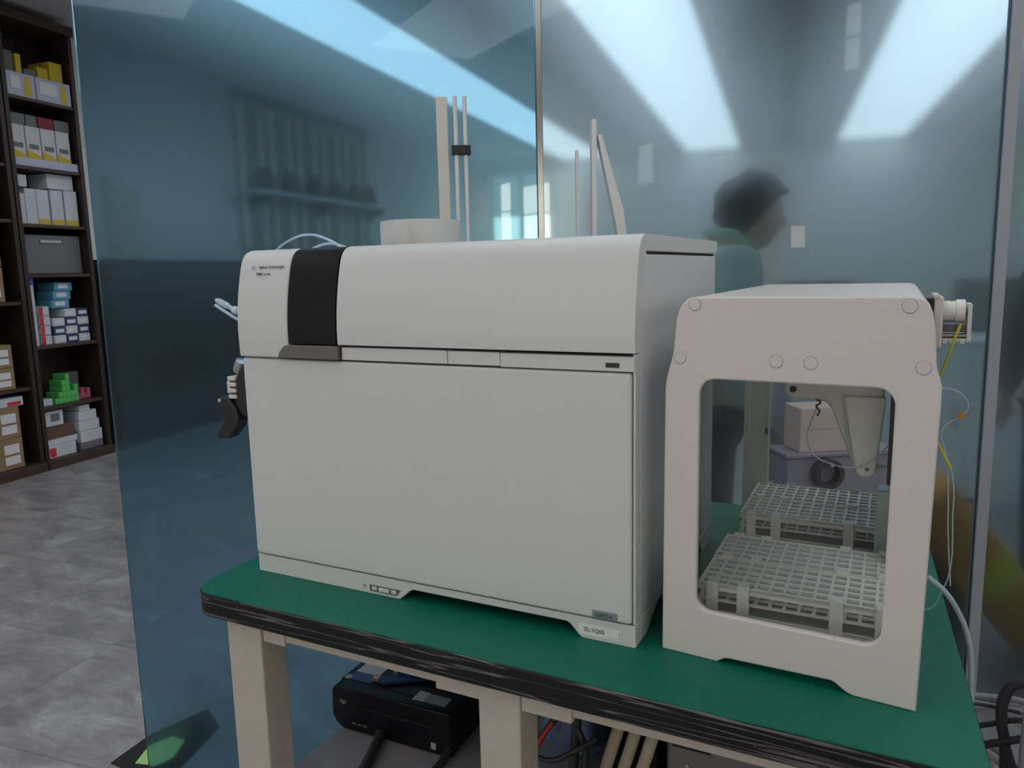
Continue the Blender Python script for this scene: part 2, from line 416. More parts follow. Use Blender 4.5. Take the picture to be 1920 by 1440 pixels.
# dark trunking between the strips with little track spots
for ac, lab, spots in ((-2.26, 'dark cable trunking on ceiling between left and middle luminous strips', (5.9, 9.6)),
                       (0.07, 'dark cable trunking on ceiling between middle and right luminous strips', (8.6, 12.6)),
                       (2.35, 'dark cable trunking on ceiling right of the right luminous strip', (9.2,))):
    t = thing('ceiling_trunking', (ac, 6, HC), lab, 'trunking', None, ROOM)
    box('trunking_channel', (ac-0.07, ac+0.07), (1.0, 13.6), (HC-0.07, HC), M['rail'], t, ROOM)
    for b in spots:
        boxes('track_spot', [(ac-0.06, ac+0.06, b-0.07, b+0.07, HC-0.24, HC-0.07), (ac-0.01, ac+0.01, b-0.01, b+0.01, HC-0.08, HC-0.04)], M['rail'], t, ROOM, bevel=0.006)
t = thing('ceiling_vent', (-0.33, 7.5, HC), 'dark red slatted vent plate on the ceiling beside the middle luminous strip', 'vent', None, ROOM)
box('vent_frame', (-0.52, -0.24), (6.9, 8.2), (HC-0.03, HC), M['boxgrey'], t, ROOM)
for k in range(5):
    box('slat', (-0.50+k*0.052, -0.47+k*0.052), (7.0, 8.1), (HC-0.045, HC-0.03), M['boxmaroon'], t, ROOM)

# ------------------------------------------------------------------ glass partition
GH = 2.45
def glass_panel(n, l0, l1, m):
    o = box('window_%d' % n, (l0, l1), (0, 0.012), (0.0005 if n == 1 else 0.012, GH), m, M4=GLASS, bevel=0.0015, seg=1)
    tag(o, kind='structure'); return o
glass_panel(1, 0.016, 1.186, M['glass_left'])
glass_panel(2, 1.202, 2.556, M['glass_mid'])
glass_panel(3, 2.586, 4.2, M['glass_mid'])
o = boxes('trim_1', [(1.186, 1.202, -0.006, -0.001, 0.012, GH), (1.186, 1.202, 0.013, 0.018, 0.012, GH), (1.190, 1.198, -0.001, 0.013, 0.012, GH)], M['jointmetal'], M4=GLASS, bevel=0.001); tag(o, kind='structure')
o = boxes('trim_2', [(2.552, 2.590, -0.007, -0.001, 0.012, GH), (2.552, 2.590, 0.013, 0.019, 0.012, GH)], M['joint'], M4=GLASS, bevel=0.001); tag(o, kind='structure')
o = box('trim_3', (1.186, 4.2), (-0.012, 0.024), (0, 0.012), M['glassrail'], M4=GLASS, bevel=0.002); tag(o, kind='structure')
o = box('trim_4', (0.012, 4.2), (-0.012, 0.024), (GH, GH+0.04), M['glassrail'], M4=GLASS, bevel=0.002); tag(o, kind='structure')

# notices taped on the glass
def quad_plate(name, pts, d0, d1, m, label, cat):
    bm = bmesh.new()
    A = [bm.verts.new(GLASS @ Vector((p[0], d0, p[1]))) for p in pts]; B = [bm.verts.new(GLASS @ Vector((p[0], d1, p[1]))) for p in pts]
    bm.faces.new(A); bm.faces.new(B[::-1])
    for i in range(4): bm.faces.new((A[i], B[i], B[(i+1) % 4], A[(i+1) % 4]))
    return tag(put(name, from_bm(bm, name), m), label, cat)
quad_plate('paper_notice', ((1.919, 1.492), (1.960, 1.492), (1.959, 1.552), (1.917, 1.553)), -0.0015, -0.0003, M['paper'], 'small upright white paper on the glass right of the head of the person in green', 'notice')

# ------------------------------------------------------------------ right wall windows (seen only as reflections in the glass)
def wall_window(n, b0, b1, z0, z1, split, m='pane'):
    t = box('window_%d' % n, (A1-0.03, A1-0.002), (b0-0.04, b1+0.04), (z0-0.04, z1+0.04), M['frame'], M4=ROOM, bevel=0.004)
    tag(t, kind='structure')
    edges = [z0] + split + [z1]
    for p, q in zip(edges, edges[1:]):
        box('pane', (A1-0.036, A1-0.028), (b0, b1), (p+0.012, q-0.012), M[m], t, ROOM)
wall_window(4, 0.13, 0.24, 2.83, 3.30, [3.07])
wall_window(5, -2.15, -1.95, 2.26, 2.65, [])
wall_window(6, -4.30, -3.74, 1.75, 2.47, [2.12], 'pane_sun')
wall_window(8, -4.84, -4.62, 1.75, 2.56, [2.2], 'pane_sun')
def near_fill_window(n, a0, a1, z0, z1, split, m):  # added unseen windows behind the camera, throwing light on the table front
    t = box('window_%d' % n, (a0-0.04, a1+0.04), (B0+0.002, B0+0.03), (z0-0.04, z1+0.04), M['frame'], M4=ROOM, bevel=0.004)
    tag(t, kind='structure')
    edges = [z0] + split + [z1]
    for p, q in zip(edges, edges[1:]):
        box('pane', (a0, a1), (B0+0.028, B0+0.036), (p+0.012, q-0.012), M[m], t, ROOM)
near_fill_window(9, -5.0, -3.6, 0.9, 2.9, [2.2], 'pane')
near_fill_window(10, -3.5, -2.1, 0.9, 2.9, [2.2], 'pane')

# ------------------------------------------------------------------ far wall
t = box('window_7', (-5.25, -3.35), (B1-0.05, B1-0.001), (1.2, 3.3), M['frame'], M4=ROOM, bevel=0.005); tag(t, kind='structure')
for k in range(3):
    for z0, z1, mm in ((1.3, 2.45, 'pane_warm'), (2.5, 3.2, 'pane_dim')):
        if k == 2: mm = 'pane_dim'
        box('pane', (-5.15+k*0.60, -4.65+k*0.60), (B1-0.06, B1-0.045), (z0, z1), M[mm], t, ROOM)
t = box('door_1', (-0.66, 0.06), (B1-0.05, B1-0.001), (0, 3.16), M['wallwarm'], M4=ROOM, bevel=0.004); tag(t, kind='structure')
boxes('door_frame', [(-0.70, -0.62, B1-0.08, B1-0.001, 0, 3.2), (0.02, 0.10, B1-0.08, B1-0.001, 0, 3.2), (-0.62, 0.02, B1-0.08, B1-0.001, 3.12, 3.2)], M['frame'], t, ROOM, bevel=0.006)
box('door_handle', (-0.02, 0.0), (B1-0.12, B1-0.05), (1.0, 1.2), M['metal'], t, ROOM, bevel=0.006)

# ------------------------------------------------------------------ left wall beyond the glass: low cabinet, arched panel, curtains, shelf
def low_cabinet(b0, b1, label):
    t = thing('low_cabinet', (-5.47, (b0+b1)/2, 0), label, 'cabinet', None, ROOM)
    box('cabinet_body', (-5.64, -5.32), (b0, b1), (0, 1.58), M['navy'], t, ROOM)
    box('cabinet_top', (-5.64, -5.29), (b0, b1), (1.58, 1.615), M['navy'], t, ROOM, bevel=0.004)
    n = max(1, round((b1-b0)/0.5)); w_ = (b1-b0)/n
    for k in range(n):
        d = box('door', (-5.32, -5.30), (b0+k*w_+0.006, b0+(k+1)*w_-0.006), (0.1, 1.56), M['navy'], t, ROOM, bevel=0.004)
        box('handle', (-5.30, -5.28), (b0+k*w_+0.06, b0+k*w_+0.08), (0.75, 0.95), M['metal'], d, ROOM)
    return t
low_cabinet(4.95, 6.6, 'dark navy low cabinet beyond the glass, nearest the tall shelving')
low_cabinet(6.62, 10.2, 'long dark navy low cabinet beyond the glass below the curtains')
# arched ribbed panel standing on the low cabinet
t = thing('arched_screen', (-5.5, 5.2, 1.615), 'pale arched screen with vertical ribs standing on the nearer dark low cabinet', 'screen', None, ROOM)
arch = [(4.97, 1.617)] + [(4.97, 2.45)] + [(4.97+0.33*(1-math.cos(math.radians(q))), 2.45+0.15*math.sin(math.radians(q))) for q in range(15, 181, 15)] + [(5.63, 1.617)]
prism('screen_panel', arch, -5.60, -5.57, 'yz', M['wall'], t, ROOM)
for k in range(6):
    box('rib', (-5.57, -5.54), (5.25+k*0.066, 5.275+k*0.066), (1.63, 2.38-0.03*k), M['curtain'], t, ROOM)
# curtains and pelmet
t = thing('curtain', (-5.55, 8.5, 1.7), 'pale striped curtain with a pelmet on the left wall beyond the glass', 'curtain', None, ROOM)
box('pelmet', (-5.64, -5.50), (7.1, 9.95), (3.38, 3.44), M['navy'], t, ROOM)
for k in range(26):
    b = 7.12+k*0.108
    hi = 3.36
    mm = M['curtain'] if (k*7) % 5 in (0, 1) else M['curtain2']
    prism('curtain_fold', [(-5.62, b), (-5.58, b+0.02), (-5.565, b+0.055), (-5.58, b+0.09), (-5.62, b+0.107)], 1.75, hi, 'xy', mm, t, ROOM)
t = thing('wall_shelf', (-5.42, 8.5, 2.36), 'long pale wall shelf carrying dark jars in front of the curtain', 'shelf', None, ROOM)
box('shelf_board', (-5.53, -5.28), (7.0, 10.0), (2.34, 2.38), M['boxwhite'], t, ROOM)
for b in (7.2, 8.5, 9.8): boxes('bracket', [(-5.56, -5.34, b, b+0.03, 2.25, 2.34), (-5.65, -5.5, b, b+0.03, 2.2, 2.25)], M['rail'], t, ROOM)
for k, b in enumerate((7.3, 7.75, 8.25, 8.7, 9.2, 9.6)):
    o = lathe('dark_jar', [(0, 0), (0.08, 0), (0.09, 0.03), (0.09, 0.16), (0.06, 0.21), (0.06, 0.25), (0, 0.25)], M['navy'], M4=ROOM @ Matrix.Translation((-5.41, b, 2.38)), n=16)
    tag(o, ('first', 'second', 'third', 'fourth', 'fifth', 'sixth')[k] + ' dark jar from the left on the wall shelf beyond the glass', 'jar', 'jars on the wall shelf')

# ------------------------------------------------------------------ white pipes, stepladder between table and glass
t = thing('pipe_pair', (0.98, -0.05, 0), 'pair of white upright pipes clamped together before the left glass pane', 'pipes', None, GLASS)
for l in (0.965, 0.990): tube('pipe', [(l, -0.04, 0.0), (l, -0.04, 1.90)], 0.0055, M['frame'], t, GLASS)
for z in (0.4, 1.1, 1.75): box('pipe_clamp', (0.952, 1.003), (-0.05, -0.03), (z, z+0.025), M['rail'], t, GLASS, bevel=0.003)
o = box('backing_plank', (0.915, 0.945), (-0.035, -0.012), (0.0, 1.9), M['tab'], M4=GLASS, bevel=0.002); tag(o, 'narrow beige plank standing beside the white pipes before the glass', 'plank')
t = thing('stepladder', (1.40, -0.04, 0), 'white folding stepladder leaning against the middle glass pane behind the analyser', 'ladder', None, GLASS)
box('front_rail', (1.328, 1.342), (-0.05, -0.02), (0.0, 1.84), M['frame'], t, GLASS, bevel=0.003)
box('front_rail', (1.284, 1.292), (-0.05, -0.035), (0.0, 1.76), M['frame'], t, GLASS, bevel=0.002)
prism('back_rail', [(1.344, 1.80), (1.356, 1.80), (1.416, 1.60), (1.60, 0.0), (1.575, 0.0), (1.394, 1.56)], -0.05, -0.02, 'xz', M['frame'], t, GLASS, bevel=0.003)
for k in range(6): box('step', (1.292, 1.328), (-0.055, -0.02), (0.25+k*0.25, 0.275+k*0.25), M['frame'], t, GLASS, bevel=0.003)

# ================================================================== TALL SHELVING, left of the glass
def shelf_bay(b0, b1, zs, label):
    t = thing('tall_shelving', (-5.47, (b0+b1)/2, 0), label, 'shelving', 'tall dark shelving along the left wall', ROOM)
    for b in (b0, b1-0.035): box('upright', (-5.64, -5.30), (b, b+0.035), (0, 3.37), M['brown'], t, ROOM, bevel=0.003)
    box('back_panel', (-5.645, -5.63), (b0+0.035, b1-0.035), (0.06, 3.37), M['brown'], t, ROOM)
    box('plinth', (-5.62, -5.27), (b0, b1), (0, 0.07), M['brownedge'], t, ROOM, bevel=0.003)
    box('cornice', (-5.64, -5.27), (b0, b1), (3.33, 3.40), M['brownedge'], t, ROOM, bevel=0.004)
    for z in zs: box('shelf', (-5.63, -5.31), (b0+0.035, b1-0.035), (z-0.025, z), M['brownedge'], t, ROOM, bevel=0.002)
    return t
ZR = (0.48, 0.955, 1.50, 1.875, 2.30, 2.80)
shelf_bay(4.20, 4.82, ZR, 'tall dark brown shelving bay next to the glass edge, holding white and green boxes')
shelf_bay(3.58, 4.19, (0.66, 1.30, 1.90, 2.30, 2.80), 'tall dark brown shelving bay at the left frame edge, holding cardboard boxes')
shelf_bay(2.96, 3.57, (0.66, 1.30, 1.90, 2.30, 2.80), 'tall dark brown shelving bay nearest the camera, just outside the frame')
def carton(name, b, z, m, label, cat='box', group=None, a=(-5.60, -5.34), lab=None, lm='paper', rot=0):
    """box on a shelf with printed label on its front face"""
    t = thing(name, ((a[0]+a[1])/2, (b[0]+b[1])/2, z[0]), label, cat, group, ROOM)
    box('box_body', a, b, z, m, t, ROOM, bevel=0.003)
    if lab:
        for (u0, u1, v0, v1) in lab:
            W_ = b[1]-b[0]; H_ = z[1]-z[0]
            box('paper_label', (a[1], a[1]+0.002), (b[0]+u0*W_, b[0]+u1*W_), (z[0]+v0*H_, z[0]+v1*H_), M[lm], t, ROOM)
    return t
G = 'boxes on the tall shelving'
# top shelf z 2.80
for b0, b1, l in ((4.245, 4.47, 'pale lilac plastic bin on the top shelf, left of two'), (4.48, 4.775, 'pale lilac plastic bin on the top shelf, right of two')):
    t = thing('storage_bin', (-5.4, (b0+b1)/2, 2.8), l, 'bin', G, ROOM)
    box('bin_wall', (-5.325, -5.315), (b0, b1), (2.80, 2.965), M['bin'], t, ROOM)
    boxes('bin_shell', [(-5.60, -5.325, b0, b0+0.008, 2.80, 2.965), (-5.60, -5.325, b1-0.008, b1, 2.80, 2.965), (-5.60, -5.325, b0, b1, 2.80, 2.81)], M['bin'], t, ROOM)
    box('paper_label', (-5.315, -5.312), (b0+0.03, b1-0.12), (2.85, 2.94), M['paper'], t, ROOM)
    prism('yellow_label', [(b1-0.09, 2.81), (b1-0.03, 2.81), (b1-0.05, 2.95), (b1-0.08, 2.95)], -5.315, -5.311, 'yz', M['boxyellow'], t, ROOM)
carton('grey_carton', (4.25, 4.345), (2.815, 3.12), M['boxgrey'], 'grey box rising above the left lilac bin on the top shelf', a=(-5.58, -5.36))
carton('yellow_binder', (4.36, 4.405), (2.815, 3.11), M['boxyellow'], 'upright yellow binder between grey boxes on the top shelf', 'binder', a=(-5.58, -5.35))
carton('grey_carton', (4.43, 4.53), (2.815, 3.02), M['boxgrey'], 'lower grey box right of the yellow binder on the top shelf', a=(-5.58, -5.36))
carton('yellow_carton', (4.55, 4.64), (2.815, 3.06), M['boxyellow'], 'yellow box near right end of the top shelf', a=(-5.58, -5.37))
carton('yellow_carton', (4.65, 4.76), (2.815, 3.12), M['boxyellow'], 'taller yellow box at right end of the top shelf', a=(-5.58, -5.36))
# second shelf z 2.30
for k in range(4):
    b0 = 4.25+k*0.128
    t = thing('reagent_box', (-5.4, b0+0.06, 2.34), 'white reagent box with yellow base band, ' + ('first from the left', 'second from the left', 'third from the left', 'last on the right')[k] + ' on the second shelf', 'box', 'white reagent boxes in a row', ROOM)
    box('box_body', (-5.58, -5.35), (b0, b0+0.118), (2.345, 2.60), M['boxwhite'], t, ROOM, bevel=0.003)
    prism('yellow_band', [(b0+0.002, 2.347), (b0+0.116, 2.347), (b0+0.116, 2.385), (b0+0.002, 2.43)], -5.35, -5.347, 'yz', M['boxyellow'], t, ROOM)
    box('grey_print', (-5.35, -5.3475), (b0+0.02, b0+0.098), (2.435, 2.47), M['boxgrey'], t, ROOM)
t = thing('shelf_tray', (-5.45, 4.5, 2.30), 'long pale lilac tray under the row of white reagent boxes', 'tray', None, ROOM)
box('tray_floor', (-5.60, -5.335), (4.24, 4.78), (2.30, 2.345), M['bin'], t, ROOM); box('tray_lip', (-5.335, -5.32), (4.24, 4.78), (2.30, 2.36), M['bin'], t, ROOM)
for b0, b1, m_, l in ((4.25, 4.39, 'boxgrey', 'flat dark grey box lying on the white reagent boxes, left end'), (4.40, 4.49, 'boxgrey', 'small grey box lying on the reagent boxes beside the maroon box'), (4.50, 4.63, 'boxmaroon', 'flat maroon box lying on the white reagent boxes'), (4.64, 4.77, 'boxgrey', 'flat grey box on the reagent boxes right of the maroon box')):
    carton('flat_carton', (b0, b1), (2.602, 2.685), M[m_], l, a=(-5.56, -5.36))
# third shelf z 1.875
for k, (b0, b1, z1) in enumerate(((4.25, 4.31, 2.10), (4.315, 4.405, 2.14), (4.41, 4.51, 2.14), (4.53, 4.635, 2.145), (4.65, 4.765, 2.15))):
    carton('supply_carton', (b0, b1), (1.877, z1), M['boxwhite'], 'white upright carton, ' + ('narrow, at left end', 'second from left', 'middle one', 'fourth from left', 'at right end')[k] + ' of the third shelf', 'box', 'white cartons on the third shelf', a=(-5.58, -5.35), lab=[(0.03, 0.97, 0.02, 0.16 if k > 1 else 0.03)], lm='boxyellow')
carton('supply_carton', (4.25, 4.36), (2.152, 2.24), M['boxwhite'], 'small white carton stacked on the upright cartons, left end of third shelf', a=(-5.57, -5.37))
carton('supply_carton', (4.53, 4.76), (2.155, 2.27), M['boxwhite'], 'wide white carton stacked on the upright cartons, right end of third shelf', a=(-5.57, -5.37))
# fourth compartment: closed dark drawer front
t = thing('filing_unit', (-5.45, 4.5, 1.50), 'dark grey filing unit filling the fourth compartment', 'filing unit', None, ROOM)
box('drawer_front', (-5.40, -5.385), (4.24, 4.78), (1.505, 1.80), M['boxgrey'], t, ROOM, bevel=0.003)
box('drawer_body', (-5.62, -5.40), (4.25, 4.77), (1.505, 1.78), M['brown'], t, ROOM)
box('pull', (-5.385, -5.375), (4.42, 4.60), (1.74, 1.76), M['metal'], t, ROOM)
# fifth shelf z .955
t = thing('carton_stack', (-5.37, 4.265, 0.957), 'tall slim white roll tube with a blue cap standing on the blue box shelf', 'tube', None, ROOM)
lathe('tube_body', [(0, 0), (0.03, 0), (0.03, 0.46), (0, 0.46)], M['boxwhite'], t, ROOM @ Matrix.Translation((-5.37, 4.275, 0.957)), n=16)
lathe('cap', [(0, 0.46), (0.033, 0.46), (0.033, 0.515), (0, 0.515)], M['capblue'], t, ROOM @ Matrix.Translation((-5.37, 4.275, 0.957)), n=16)
for k in range(4):
    carton('red_white_carton', (4.33, 4.415), (0.957+k*0.075, 1.028+k*0.075), M['boxwhite'], 'small white box with red end, ' + ('bottom', 'second', 'third', 'top')[k] + ' of the stack beside the tube', 'box', 'stack of red and white boxes', lab=[(0.0, 0.36, 0.03, 0.97)], lm='boxred', a=(-5.56, -5.36))
kk = 0
for row, z0 in enumerate((0.957, 1.025, 1.093, 1.161)):
    for c in range(3):
        if row == 3 and c == 0: continue
        b0 = 4.44+c*0.112
        carton('glove_box', (b0, b0+0.104), (z0, z0+0.064), M['boxwhite' if (row+c) % 2 == 0 else 'boxnavy'], ('white' if (row+c) % 2 == 0 else 'navy blue') + ' flat box, ' + ('bottom', 'second', 'third', 'top')[row] + ' row, ' + ('left', 'middle', 'right')[c] + ' column, fifth shelf stack', 'box', 'stack of flat white and navy boxes', a=(-5.57, -5.36), lab=[(0.15, 0.85, 0.25, 0.7)], lm='paper')
for k in range(3):
    b0 = 4.46+0.02*k
    carton('blue_carton', (b0, b0+0.16), (1.232+k*0.068, 1.298+k*0.068), M['boxblue'], 'light blue box, ' + ('lowest', 'middle', 'topmost')[k] + ' of the leaning pile on the fifth shelf', 'box', 'pile of light blue boxes', a=(-5.56, -5.38), lab=[(0.2, 0.75, 0.3, 0.8)])
# sixth shelf z .48: green pyramid
n_ = 0
for row, cols in enumerate(((0, 1, 2, 3, 4, 5), (1, 2, 3, 4, 5), (2, 3, 5), (2, 3), (3,))):
    for c in cols:
        b0 = 4.385+c*0.036; z0 = 0.482+row*0.046
        o = box('green_box', (-5.50, -5.36), (b0, b0+0.034), (z0, z0+0.044), M['boxgreen'], M4=ROOM, bevel=0.002)
        tag(o, 'small bright green box, ' + ('bottom', 'second', 'third', 'fourth', 'top')[row] + ' row, ' + ('first', 'second', 'third', 'fourth', 'fifth', 'sixth')[c] + ' column of the green pile', 'box', 'stepped pile of green boxes')
carton('small_white_carton', (4.27, 4.36), (0.482, 0.535), M['boxwhite'], 'small white box left of the green pile', a=(-5.48, -5.36))
for k in range(4):
    o = box('pink_box', (-5.50, -5.40), (4.63+k*0.03, 4.657+k*0.03), (0.482, 0.525+0.04*(k % 2)), M['boxpink'], M4=ROOM, bevel=0.002); tag(o, ('first', 'second', 'third', 'fourth')[k] + ' tiny pink box from the left, right of the green pile', 'box', 'row of tiny pink boxes')
carton('grey_carton', (4.63, 4.75), (0.545, 0.70), M['boxgrey'], 'dim grey box standing behind the tiny pink boxes', a=(-5.61, -5.52))
# bottom z .07
carton('white_carton', (4.255, 4.50), (0.072, 0.17), M['boxwhite'], 'white box with red square label at the bottom left of the shelving', a=(-5.56, -5.33), lab=[(0.03, 0.25, 0.1, 0.8)], lm='boxred')
carton('white_carton', (4.255, 4.53), (0.172, 0.215), M['boxwhite'], 'thin white box lying on the red labelled box', a=(-5.56, -5.34))
carton('brown_carton', (4.27, 4.51), (0.217, 0.32), M['boxbrown'], 'brown box between white boxes at the bottom of the shelving', a=(-5.56, -5.35))
carton('white_carton', (4.25, 4.42), (0.322, 0.44), M['boxwhite'], 'white box on top of the brown box, bottom shelf', a=(-5.56, -5.34), lab=[(0.35, 0.8, 0.3, 0.8)], lm='boxgrey')
for k, (b0, b1, z0, z1) in enumerate(((4.55, 4.77, 0.072, 0.13), (4.56, 4.77, 0.132, 0.225), (4.555, 4.75, 0.227, 0.31), (4.56, 4.73, 0.312, 0.39), (4.57, 4.67, 0.392, 0.44))):
    carton('white_carton', (b0, b1), (z0, z1), M['boxwhite'] if k else M['boxgrey'], ('dark grey' if k == 0 else 'white') + ' box, ' + ('lowest', 'second', 'third', 'fourth', 'topmost')[k] + ' of the right hand pile on the bottom shelf', 'box', 'right hand pile of boxes at the bottom', a=(-5.56, -5.34))
# left bay
LB = ((0.072, 0.30), (0.302, 0.53), (0.662, 0.82), (0.822, 0.99), (1.302, 1.55), (1.56, 1.82), (1.902, 2.10), (2.302, 2.55))
for k, (z0, z1) in enumerate(LB):
    carton('cardboard_box', (3.66, 4.05+0.05*((k*3) % 3)), (z0, z1), M['card'], 'labelled brown cardboard box in the left bay, ' + ('lowest', 'second lowest', 'third from the floor', 'fourth from the floor', 'fifth from the floor', 'third from the top', 'second from the top', 'topmost')[k], 'box', 'cardboard boxes in the left bay', a=(-5.60, -5.33), lab=[(0.62, 0.92, 0.15, 0.42), (0.62, 0.92, 0.5, 0.8)])
carton('flat_white_carton', (3.68, 4.10), (0.533, 0.60), M['boxwhite'], 'flat white and red box lying on the lowest cardboard boxes', a=(-5.58, -5.34), lab=[(0.7, 0.95, 0.1, 0.5)], lm='boxred')

# ================================================================== LAB TABLE
t = thing('lab_table', (0.55, 0.31, 0), 'cream steel lab table with green top and scuffed black edging', 'table')
TX0, TX1, TY0, TY1 = -0.055, 1.161, -0.118, 0.745
prism('table_top', table_outline(TX0+0.002, TX1-0.002, TY0+0.002, TY1-0.002, 0.05, 0.018), TT-0.010, TT, 'xy', M['green'], t)
prism('edge_band', table_outline(TX0, TX1, TY0, TY1, 0.052, 0.02), TT-0.043, TT-0.0012, 'xy', M['edge'], t, bevel=0.003)
LEGS = [(0.005, 0.085, -0.09, -0.03), (0.517, 0.586, -0.09, -0.03), (1.03, 1.105, -0.09, -0.03), (0.005, 0.085, 0.64, 0.70), (1.00, 1.075, 0.64, 0.70)]
for x0, x1, y0, y1 in LEGS:
    box('leg', (x0, x1), (y0, y1), (0, TT-0.043), M['cream'], t, bevel=0.003)
box('front_rail', (0.085, 0.517), (-0.082, -0.05), (0.822, TT-0.043), M['cream'], t, bevel=0.002)
box('front_rail', (0.586, 1.03), (-0.082, -0.05), (0.822, TT-0.043), M['cream'], t, bevel=0.002)
box('rail_bracket', (0.0855, 0.135), (-0.085, -0.05), (0.815, TT-0.043), M['cream'], t, bevel=0.002)
box('rail_bracket', (0.44, 0.517), (-0.086, -0.05), (0.814, TT-0.043), M['cream'], t, bevel=0.002)
box('rail_bracket', (0.586, 0.665), (-0.086, -0.05), (0.814, TT-0.043), M['cream'], t, bevel=0.002)
for x in (0.478, 0.632): lathe('bolt', [(0, 0), (0.004, 0), (0.003, 0.002), (0, 0.0025)], M['cream'], t, Matrix.Translation((x, -0.086, 0.838)) @ Matrix.Rotation(math.pi/2, 4, 'X'), n=10)
box('side_rail', (0.02, 0.05), (-0.03, 0.64), (0.80, TT-0.043), M['cream'], t, bevel=0.002)
box('side_rail', (1.035, 1.065), (-0.03, 0.64), (0.80, TT-0.043), M['cream'], t, bevel=0.002)
box('back_rail', (0.085, 1.00), (0.65, 0.69), (0.80, TT-0.043), M['cream'], t, bevel=0.002)
box('lower_shelf', (0.042, 1.035), (-0.028, 0.638), (0.485, 0.505), M['board'], t, bevel=0.002)

# ================================================================== MASS SPECTROMETER
ms = thing('mass_spectrometer', (0.365, 0.25, TT), 'large white boxy laboratory analyser with black upright band, on left of table', 'analyser')
T = TABLE
W = 0.73
def ms_box(n, x, y, z, m, bevel=0.002, parent=None): return box(n, x, y, z, m, parent or ms, T, bevel)
boxes('gap_core', [(0.008, W-0.006, 0.024, 0.490, 0.03, 0.555), (0.008, W-0.004, 0.046, 0.492, 0.55, 0.5685)], M['core'], ms, T)  # added dark body; its colour supplies the shade in the panel gaps
# plinth
pl = [(0, 0), (0.317, 0), (0.322, 0.003), (0.340, 0.019), (0.346, 0.0215), (0.622, 0.0215), (0.628, 0.019), (0.643, 0.003), (0.648, 0), (W, 0), (W, 0.0335), (0, 0.0335)]
prism('base_plinth', pl, 0.0, 0.025, 'xz', M['white'], ms, T, bevel=0.0015)
sp = [(0.0255, 0), (0.056, 0), (0.115, 0.026), (0.40, 0.026), (0.425, 0), (0.50, 0), (0.50, 0.0345), (0.0255, 0.0345)]
prism('side_plinth', sp, W-0.02, W, 'yz', M['white'], ms, T, bevel=0.0015)
prism('side_plinth', sp, 0.0, 0.02, 'yz', M['white'], ms, T, bevel=0.0015)
ms_box('underside', (0.02, W-0.02), (0.025, 0.49), (0.024, 0.034), M['core'], 0)
ms_box('rear_foot', (0.02, 0.10), (0.43, 0.49), (0.0, 0.024), M['black'], 0.002)
ms_box('rear_foot', (0.63, 0.71), (0.43, 0.49), (0.0, 0.024), M['black'], 0.002)
ms_box('side_vent', (W-0.001, W+0.0015), (0.145, 0.175), (0.028, 0.033), M['black'], 0)
# power switch in the plinth
sw = prism('power_switch', [(0.2575, 0.0055), (0.3125, 0.0055), (0.321, 0.0165), (0.2565, 0.0165)], -0.0012, 0.002, 'xz', M['taupe'], ms, T)
ms_box('switch_rocker', (0.276, 0.298), (-0.003, 0.001), (0.0075, 0.0145), M['white'], 0.001, sw)
ms_box('switch_lens', (0.262, 0.272), (-0.0022, 0.001), (0.008, 0.0145), M['samp_plastic'], 0.0006, sw)
ms_box('switch_lens', (0.302, 0.312), (-0.0022, 0.001), (0.008, 0.0145), M['samp_plastic'], 0.0006, sw)
lathe('indicator_ring', [(0.0018, 0), (0.003, 0), (0.003, 0.0006), (0.0018, 0.0006), (0.0018, 0)], M['greyplate'], ms, T @ Matrix.Translation((0.2455, 0, 0.0125)) @ Matrix.Rotation(math.pi/2, 4, 'X'), n=16)
# lower door
prism('front_door', rounded(0.001, 0.7245, 0.0365, 0.4015, 0.004, 3), -0.004, 0.018, 'xz', M['white'], ms, T, bevel=0.004, seg=3)
ms_box('side_stile', (0.7262, W), (-0.001, 0.022), (0.0355, 0.4275), M['white'], 0.0015)
# side panels
sidep = [(0.0235, 0.036), (0.4985, 0.036), (0.4985, 0.563), (0.042, 0.563), (0.0235, 0.43)]
prism('side_panel', sidep, W-0.014, W-0.0005, 'yz', M['white_side'], ms, T, bevel=0.0025)
prism('side_panel', [(0.0235, 0.036), (0.4985, 0.036), (0.4985, 0.563), (0.03, 0.563), (0.0235, 0.40)], 0.0005, 0.014, 'yz', M['white_side'], ms, T, bevel=0.0025)
ms_box('back_panel', (0.004, W-0.004), (0.492, 0.4995), (0.036, 0.566), M['white_side'])
# middle strip
prism('trim_strip', [(0.2275, 0.4045), (0.4315, 0.4045), (0.4315, 0.4255), (0.2275, 0.4255)], -0.005, 0.015, 'xz', M['white'], ms, T, bevel=0.001)
prism('trim_strip', [(0.4325, 0.4045), (0.5225, 0.4045), (0.5225, 0.425), (0.4325, 0.425)], -0.0045, 0.015, 'xz', M['white'], ms, T, bevel=0.001)
ts = prism('trim_strip', [(0.5235, 0.4035), (W-0.001, 0.4035), (W-0.001, 0.4245), (0.5235, 0.4245)], -0.005, 0.015, 'xz', M['white'], ms, T, bevel=0.001)
ms_box('usb_port', (0.688, 0.708), (-0.0062, -0.004), (0.409, 0.4155), M['black'], 0.0005, ts)
# taupe latch with a curved left corner
lat = [(0.093, 0.4045), (0.2245, 0.4045), (0.2245, 0.4275), (0.117, 0.4275), (0.110, 0.4262), (0.104, 0.4225), (0.0985, 0.4165), (0.095, 0.4105)]
prism('latch_panel', lat, -0.0125, 0.012, 'xz', M['taupe'], ms, T, bevel=0.0015)
